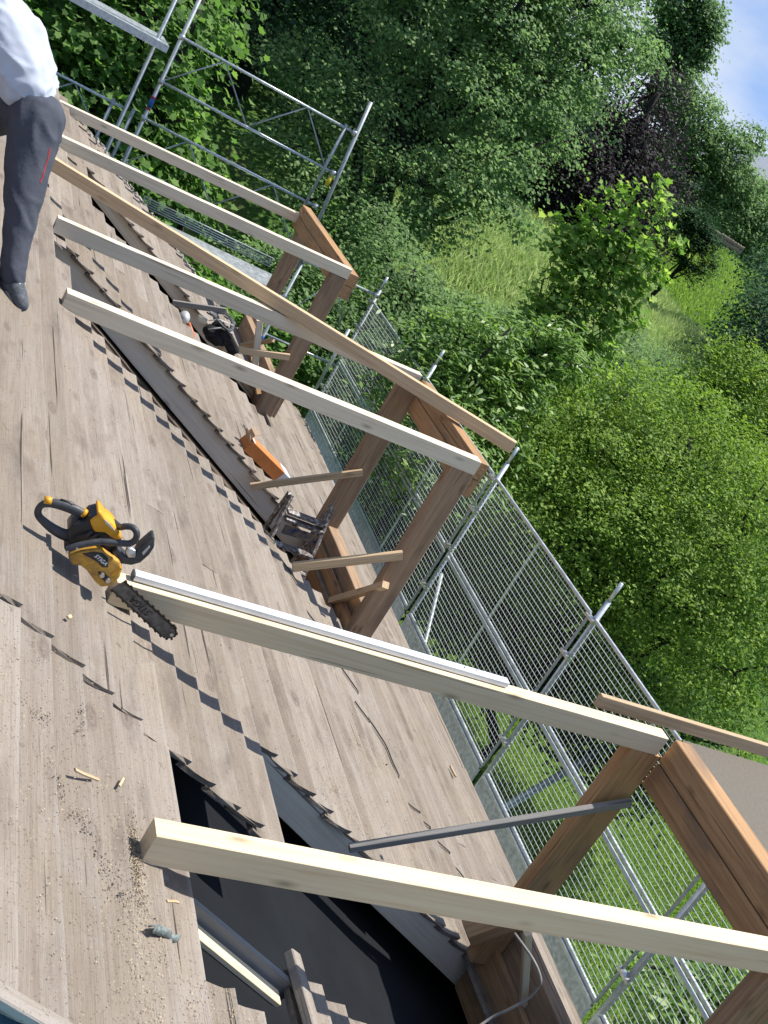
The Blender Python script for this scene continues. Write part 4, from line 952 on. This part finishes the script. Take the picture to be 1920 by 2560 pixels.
# B: big old tree with dark leaning trunk
tree('lime_tree',gbase(20.5,25),BL([(18.3,.8,25,1.2),(21.5,2.7,25,1.25),(24.0,4.6,26,1.25),(22.2,-.6,24,.95),(24.7,.9,24.5,.9),(23.4,-3.8,23,.8),(25.3,-2.6,23.5,.6),(26.3,-4.1,23,.38),(25.9,-.6,24,.5),(23.2,-6.3,22.5,.5),(21.0,-5.6,23,.75),(21.4,-8.6,22.5,.75),(17.6,-3.8,24,.9),(15.6,-6.9,24,.75),(18.4,-7.9,23,.85),(25.7,2.5,25,.75),(20,5.2,26,1.5),(23.0,7.3,27,1.4),(17,4.0,27,1.5),(19.5,-11,22.5,.7),(20.2,-2.2,24.5,.7),(26.4,4.2,26,.8),(14.6,-3.3,25,.7),(24.2,-5.4,22.6,.42)],1),.085,'hex',LM['mid'],1150,62,.26,'tall broad lime tree with dark leaning trunk above the meadow',trunk_r=.26,branches=90,shell=.6,top=tuple(at(20.2,.5,25)))
# C: dark wall of trees behind
proto=None
def backdrop(az,d,h,rad,lab,mat,s=.13):
    b=gbase(az,d); bl=[]
    R=random.Random(int(az*10+d))
    for i in range(16):
        t=R.random(); rr=rad*(.35+.35*math.sin(math.pi*min(1,t+.15)))
        th=R.uniform(0,6.28); q=rad*.75*math.sin(math.pi*(t*.8+.15))
        bl.append(((b.x+math.cos(th)*q,b.y+math.sin(th)*q,b.z+h*(.12+.85*t)),(rr,rr,rr*.8)))
    return tree('broadleaf_tree',b,bl,s,'hex',mat,620,50,.5,lab,group='dark trees in the wood behind',trunk_r=.3,branches=40,shell=.55)
bt=[backdrop(4,31,15,5,'dark broadleaf tree far left behind the maple',LM['dark']),backdrop(12.5,31,16,5,'dark broadleaf tree in the gap between maple and lime',LM['dark'])]
def copytree(src,loc,rot,sc_,label):
    r=src.copy(); COL.objects.link(r); r.location=loc; r.rotation_euler=(0,0,rot); r.scale=(sc_,)*3; r['label']=label
    for ch in src.children: c=ch.copy(); COL.objects.link(c); c.parent=r
    return r
copytree(bt[0],gbase(16.5,37),1.3,1.0,'dark broadleaf tree behind the lime trunk')
copytree(bt[1],gbase(20.5,39),2.4,.9,'dark broadleaf tree behind the right side of the lime')
copytree(bt[0],gbase(-3,30),4.,1.,'dark broadleaf tree hidden behind the worker')
copytree(bt[1],gbase(8.5,38),.7,1.3,'dark broadleaf tree deep behind the maple')
# D: copper beech, E: airy tree against the sky
tree('copper_beech',gbase(29.4,42),BL([(28.8,3.2,42,1.1),(28.7,1.8,41,1.3),(29.0,-.2,40,1.7),(30.2,.3,41,1.3),(28.3,-1.6,39,1.6),(31,-1.2,40,1.5),(27.3,-1.5,39,1.6),(29.5,-2.4,39,1.6),(27.6,.8,41,1.6)],1),.11,'hex',LM['copper'],620,40,.42,'dark purple copper beech between the lime and the airy tree',trunk_r=.3,branches=60,shell=.5)
tree('ash_tree',gbase(31.2,56),BL([(28.0,4.9,57,1.2),(29.2,4.4,57,1.0),(30.2,3.6,56,1.4),(31.3,2.9,55,1.3),(32.9,2.6,55,1.2),(32.0,1.3,55,1.6),(33.9,1.9,55,1.2),(34.4,.8,55,1.4),(33.2,3.7,56,.8),(30.6,1.2,55,1.4),(35.4,1.4,56,1.2),(36.5,.6,56,1.5),(29.5,3.4,56,1.2)],1),.135,'hex',LM['grey'],1300,30,.24,'airy light green ash reaching up against the sky',trunk_r=.16,branches=50,shell=.6,top=tuple(at(30.8,2.5,56)))
tree('oak_tree',gbase(34.5,62),BL([(32.6,.3,60,1.6),(34.6,.2,60,1.5),(36.2,.1,60,1.6),(37.8,.2,58,1.6),(39.5,.4,56,1.8)],1),.14,'hex',LM['dark'],460,24,.42,'dark bushy oak behind the upper lawn at the right edge',trunk_r=.2,branches=30)
tree('ash_tree',gbase(28.6,58),BL([(28.9,6.9,57,.75),(28.5,6.0,57,.9),(29.4,5.6,57,.75),(29.3,6.5,57,.55),(28.2,7.5,57,.6),(28.7,5.0,57,.9),(27.6,6.6,57,.9)],1),.15,'hex',LM['grey'],420,34,.26,'slender ash crown standing highest against the white cloud','tree',trunk_r=.12,branches=25,shell=.55,top=tuple(at(28.7,6.5,57)))
# F: juniper
jb=[]; b=at(33.4,-1.5,34)
tree('juniper_bush',gbase(33.6,35),BL([(33.2,-1.2,35,.75),(34.2,-1.4,35,.65),(33.8,-.6,35,.55),(33.4,-.3,35,.35),(32.9,-.6,35,.35),(34.5,-2,35,.5)],1),.13,'long',LM['juniper'],420,22,.13,'dark green conifer bush beside the upper lawn','bush',trunk_r=.08,up=1.4,branches=10)
# K: shaded shrubs at the right edge
tree('shrub',gbase(38.8,33),BL([(37.6,-.6,36,.8),(38.6,-2.3,32,1.0),(38.2,-3.9,30,.7),(38.8,-.6,34,1.1),(39.9,-2.6,31,1.3)],1),.10,'hex',LM['dark'],420,24,.3,'dark shaded shrub at the right edge below the lawn','bush','shrubs on the slope',trunk_r=.1)
# G: bright young maple
tree('young_maple',gbase(31.0,17),BL([(29.8,-2.7,17,.30),(30.7,-1.5,17,.20),(29.4,-3.7,17,.32),(31.3,-4.3,17,.40),(32.2,-2.3,17,.22),(28.9,-4.5,17,.28),(32.5,-5.4,17,.32),(31.0,-6.2,17,.42),(29.7,-6.3,17,.32),(30.4,-4.9,17,.40),(32.6,-7.0,17,.30),(32.6,-3.6,17,.26),(31.6,-3.2,17,.3),(30.7,-3.4,17,.3),(31.8,-7.8,17,.3),(30.2,-7.6,17,.35),(32.9,-1.6,17,.14),(33.2,-3.0,17,.16),(28.4,-3.6,17,.16),(30.3,-.7,17,.14),(29.2,-2.2,17,.14),(31.4,-.9,17,.12),(33.4,-5.6,17,.16),(33.2,-7.6,17,.22),(30.9,.1,17,.12),(31.9,-.4,17,.10),(29.6,-.9,17,.10),(31.2,-9.3,16.8,.4),(32.6,-9.0,16.8,.35),(29.9,-9.0,16.8,.35)],1),.11,'maple',LM['bright'],430,11,.11,'young maple with luminous yellow green leaves in the middle of the slope',trunk_r=.03,branches=30,up=.7,shell=.5)
# H: laurel-like shrub
tree('laurel_bush',gbase(29,14.6),BL([(26.9,-10.3,14.6,.42),(28.6,-9.8,14.6,.42),(30.4,-9.2,14.8,.42),(28.5,-11.7,14.4,.48),(30.5,-11.2,14.4,.48),(26.9,-11.9,14.3,.35),(31.2,-8.3,15,.36),(29.2,-13.8,14,.48),(30.7,-13.0,14.2,.48),(32.0,-8.6,15,.36),(25.6,-11.6,14.5,.3),(27.4,-13.4,14,.4),(28,-15.5,13.8,.5),(30,-16,13.6,.6),(25.9,-13.6,14.2,.4)],1),.125,'long',LM['laurel'],420,26,.15,'glossy laurel bush with long leaves left of the big hazel','bush',trunk_r=.06,branches=60,up=.9)
# I: big round hazel and its neighbour
tree('hazel_bush',gbase(39,15.5),BL([(32.9,-12.4,15,.8),(34.6,-10.8,15.4,.85),(36.6,-9.2,15.8,.9),(34.8,-15.0,14.6,.9),(36.8,-13.3,14.8,1.0),(38.6,-11.0,15.2,1.0),(40.3,-9.2,15.6,1.0),(39.5,-15.0,14.4,1.0),(41.5,-13.3,14.6,1.0),(43.2,-11.2,15,1.1),(43.8,-14.8,14.4,.9),(45.8,-13.6,14.6,1.),(37.3,-15.6,14.5,.75),(46.6,-16.2,14.2,.7),(32.2,-14.2,14.7,.55),(34.8,-9.2,15.6,.6),(38,-8,16.2,.7),(44,-8.8,16,1.),(47,-11,15,1.2),(40,-12,16,1.6),(31.3,-16.6,16.5,.8),(32.6,-19.3,17,.9),(35.2,-19.6,17,1.0),(37.5,-19.5,16.8,1.0),(40.5,-19.5,16.5,1.0),(43.5,-20,16.5,1.0),(46.5,-20,16.3,1.1),(35,-17,15.6,.9),(39,-17.5,15.4,.9),(43,-17.5,15.4,.9),(30.3,-18.8,17.5,.8)],1),.058,'oval',LM['hedge'],2300,60,.165,'big rounded hazel bush filling the right side beyond the scaffold','bush',trunk_r=.10,branches=60,up=.45,shell=.86)
tree('hazel_bush',gbase(40,19),BL([(38.2,-5.8,18.5,.6),(39.8,-5.6,18.5,.7),(38.7,-4.5,18.6,.38),(40.4,-4.7,18.6,.5),(41.5,-6.3,18.2,.9),(39,-7,18,.7)],1),.07,'oval',LM['hedge'],520,30,.16,'second hazel bush peeping out at the right edge above the big one','bush',trunk_r=.08,branches=40)
tree('shrub',gbase(35,18.5),BL([(27.6,-18.2,19.5,.9),(29.3,-18.6,19,.9),(31.2,-20.3,18.4,.9),(33,-20.8,17.8,.9),(34.6,-19.6,17.8,1.0),(36.6,-20.4,17.4,1.0),(38.8,-20.6,17,1.0),(41,-20.4,16.8,1.0),(43.4,-21,16.6,1.0),(45.5,-20.8,16.6,1.),(26,-17,20.5,1.0),(24,-17.4,20.5,1.0),(30,-16.8,18.5,.9),(32.5,-17.6,17.6,.9)],1),.07,'hex',LM['dark'],1500,26,.2,'undergrowth with shade coloured dark into its leaves below the big hazel behind the upper mesh','bush','shrubs on the slope',trunk_r=.05,branches=30)  # the hazel's shade is put into these leaves by their dark colour
# J: shrubs on the slope
for i,(nm,bl,mt_,lab,lf) in enumerate([
 ('shrub',[(19.4,-11.5,20,.8),(21.0,-12.4,19.5,.8),(18.,-13.,19.5,.9),(20.4,-14.5,19,.9),(22.5,-14.5,18.5,.9)],'mid','grey green shrub below the lime left of the guard corner','hex'),
 ('shrub',[(22.7,-9.4,20,.7),(24.4,-10.2,19.5,.65),(21.2,-7.9,21,.5),(23.5,-12.2,19,.8),(25.2,-12.5,18.4,.7),(24.4,-14.6,18,.9)],'grey','pale twiggy shrub beside the laurel','hex'),
 ('shrub',[(25.8,-10.2,20,.5),(27.2,-9.4,20,.4),(29.0,-9.2,19,.45),(26.6,-10.9,18.5,.5)],'mid','low shrub between the pale shrub and young maple','hex'),
 ('shrub',[(34.0,-6.6,21,.5),(35.1,-7.2,20,.5),(33.9,-7.8,19,.6),(36.2,-6.9,21,.55),(35,-8.3,19,.5)],'grey','feathery shrub right of the young maple','long')]):
    tree(nm,gbase(bl[0][0],bl[0][2]),BL(bl,1),.075,lf,LM[mt_],520,26,.2,lab,'bush','shrubs on the slope',trunk_r=.06,branches=50,up=.4)
# L: bush just outside the guard near the bottom right
tree('laurel_bush',gbase(54.5,11.6),BL([(53.5,-28.5,11.2,.5),(55,-27.0,11.4,.5),(56.6,-27.5,11.4,.6),(54.8,-29.6,11,.45),(57,-30,11,.6)],1),.14,'long',LM['laurel'],110,20,.16,'dark leafy laurel behind the wire mesh at the bottom right','bush',trunk_r=.05,branches=30,up=.6)
# grass
def grass(name,regs,n,h,wd,mat,label,dense=1.0):
    N=n; A0=[];O0=[]
    for (a,o,sa,so,f) in regs: A0.append(rng.uniform(a-sa,a+sa,int(n*f))); O0.append(rng.uniform(o-so,o+so,int(n*f)))
    A=np.concatenate(A0);O=np.concatenate(O0); keep=[];Z=[]
    for a,o in zip(A,O):
        Z.append(gz(a,o)+mnoise.noise(Vector((o*.15,a*.15,0)))*.25+mnoise.noise(Vector((o*.6,a*.6,3)))*.06)
    Z=np.array(Z); N=len(A); c=np.stack([O,A,Z],1)
    th=rng.uniform(0,6.28,N); u=np.stack([np.cos(th),np.sin(th),np.zeros(N)],1)*wd; hh=h*rng.uniform(.4,1.2,N); ln=rng.normal(size=(N,3))*np.array([.5,.5,0])
    tip=c+np.stack([np.zeros(N),np.zeros(N),hh],1)+ln*hh[:,None]
    v=np.stack([c-u,c+u,tip],1).reshape(-1,3)
    o=leafmesh(name,v,3,mat); tag(o,label,'grass',kind='stuff')
grass('lawn_grass',[(11,11.5,4.5,3.2,.7),(15,10,4,4,.3)],170000,.07,.013,LM['grass'],'short bright lawn grass under the scaffold')
grass('meadow_grass',[(28,14,5,3.5,.5),(27,18,6,3,.5)],70000,.30,.02,LM['dry'],'tall dry meadow grass on the slope')
grass('slope_grass',[(20,14,5,3,.25),(30,22,8,5,.35),(37,26,7,5,.4)],110000,.17,.022,LM['grass'],'longer green grass on the slope')
# garden wall / roof edge and a distant roof
gw=empty('garden_wall',at(34.8,-.35,44),'low terracotta coloured stone wall above the conifer bush','wall')
stm=simple('pale_stone',(.40,.31,.25),.95,0,.25,6,.01)
for i in range(14):
    p=at(33.95+1.9*i/14,-.42+.0*i,43); q=at(33.95+1.9*(i+.93)/14,-.42,43)
    for j in range(2): beam('stone',p+V(0,0,.14*j-.1+.03*random.random()),q+V(0,0,.14*j-.1+.03*random.random()),.3,.13,stm,gw,bev=.02)
hs_=empty('distant_house',gbase(35.2,110),'distant grey roofed house between the trees at the right edge','house')
p=gbase(35.4,110); mb=MB(); mb.box(p+Vector((0,0,1.2)),4,5,2.2); mb.obj('wall',MAT['wall'],hs_)
mb=MB(); mb.add([p+Vector((-4.6,-5.6,3.2)),p+Vector((4.6,-5.6,3.2)),p+Vector((4.6,5.6,3.2)),p+Vector((-4.6,5.6,3.2)),p+Vector((0,-5.6,5.6)),p+Vector((0,5.6,5.6))],[(0,4,5,3),(1,2,5,4),(0,1,4),(2,3,5),(0,3,2,1)]); mb.obj('roof',simple('grey_roof',(.30,.33,.38),.7),hs_)
print('boards',nb,'tris',sum(len(o.data.polygons) for o in bpy.data.objects if o.type=='MESH'))
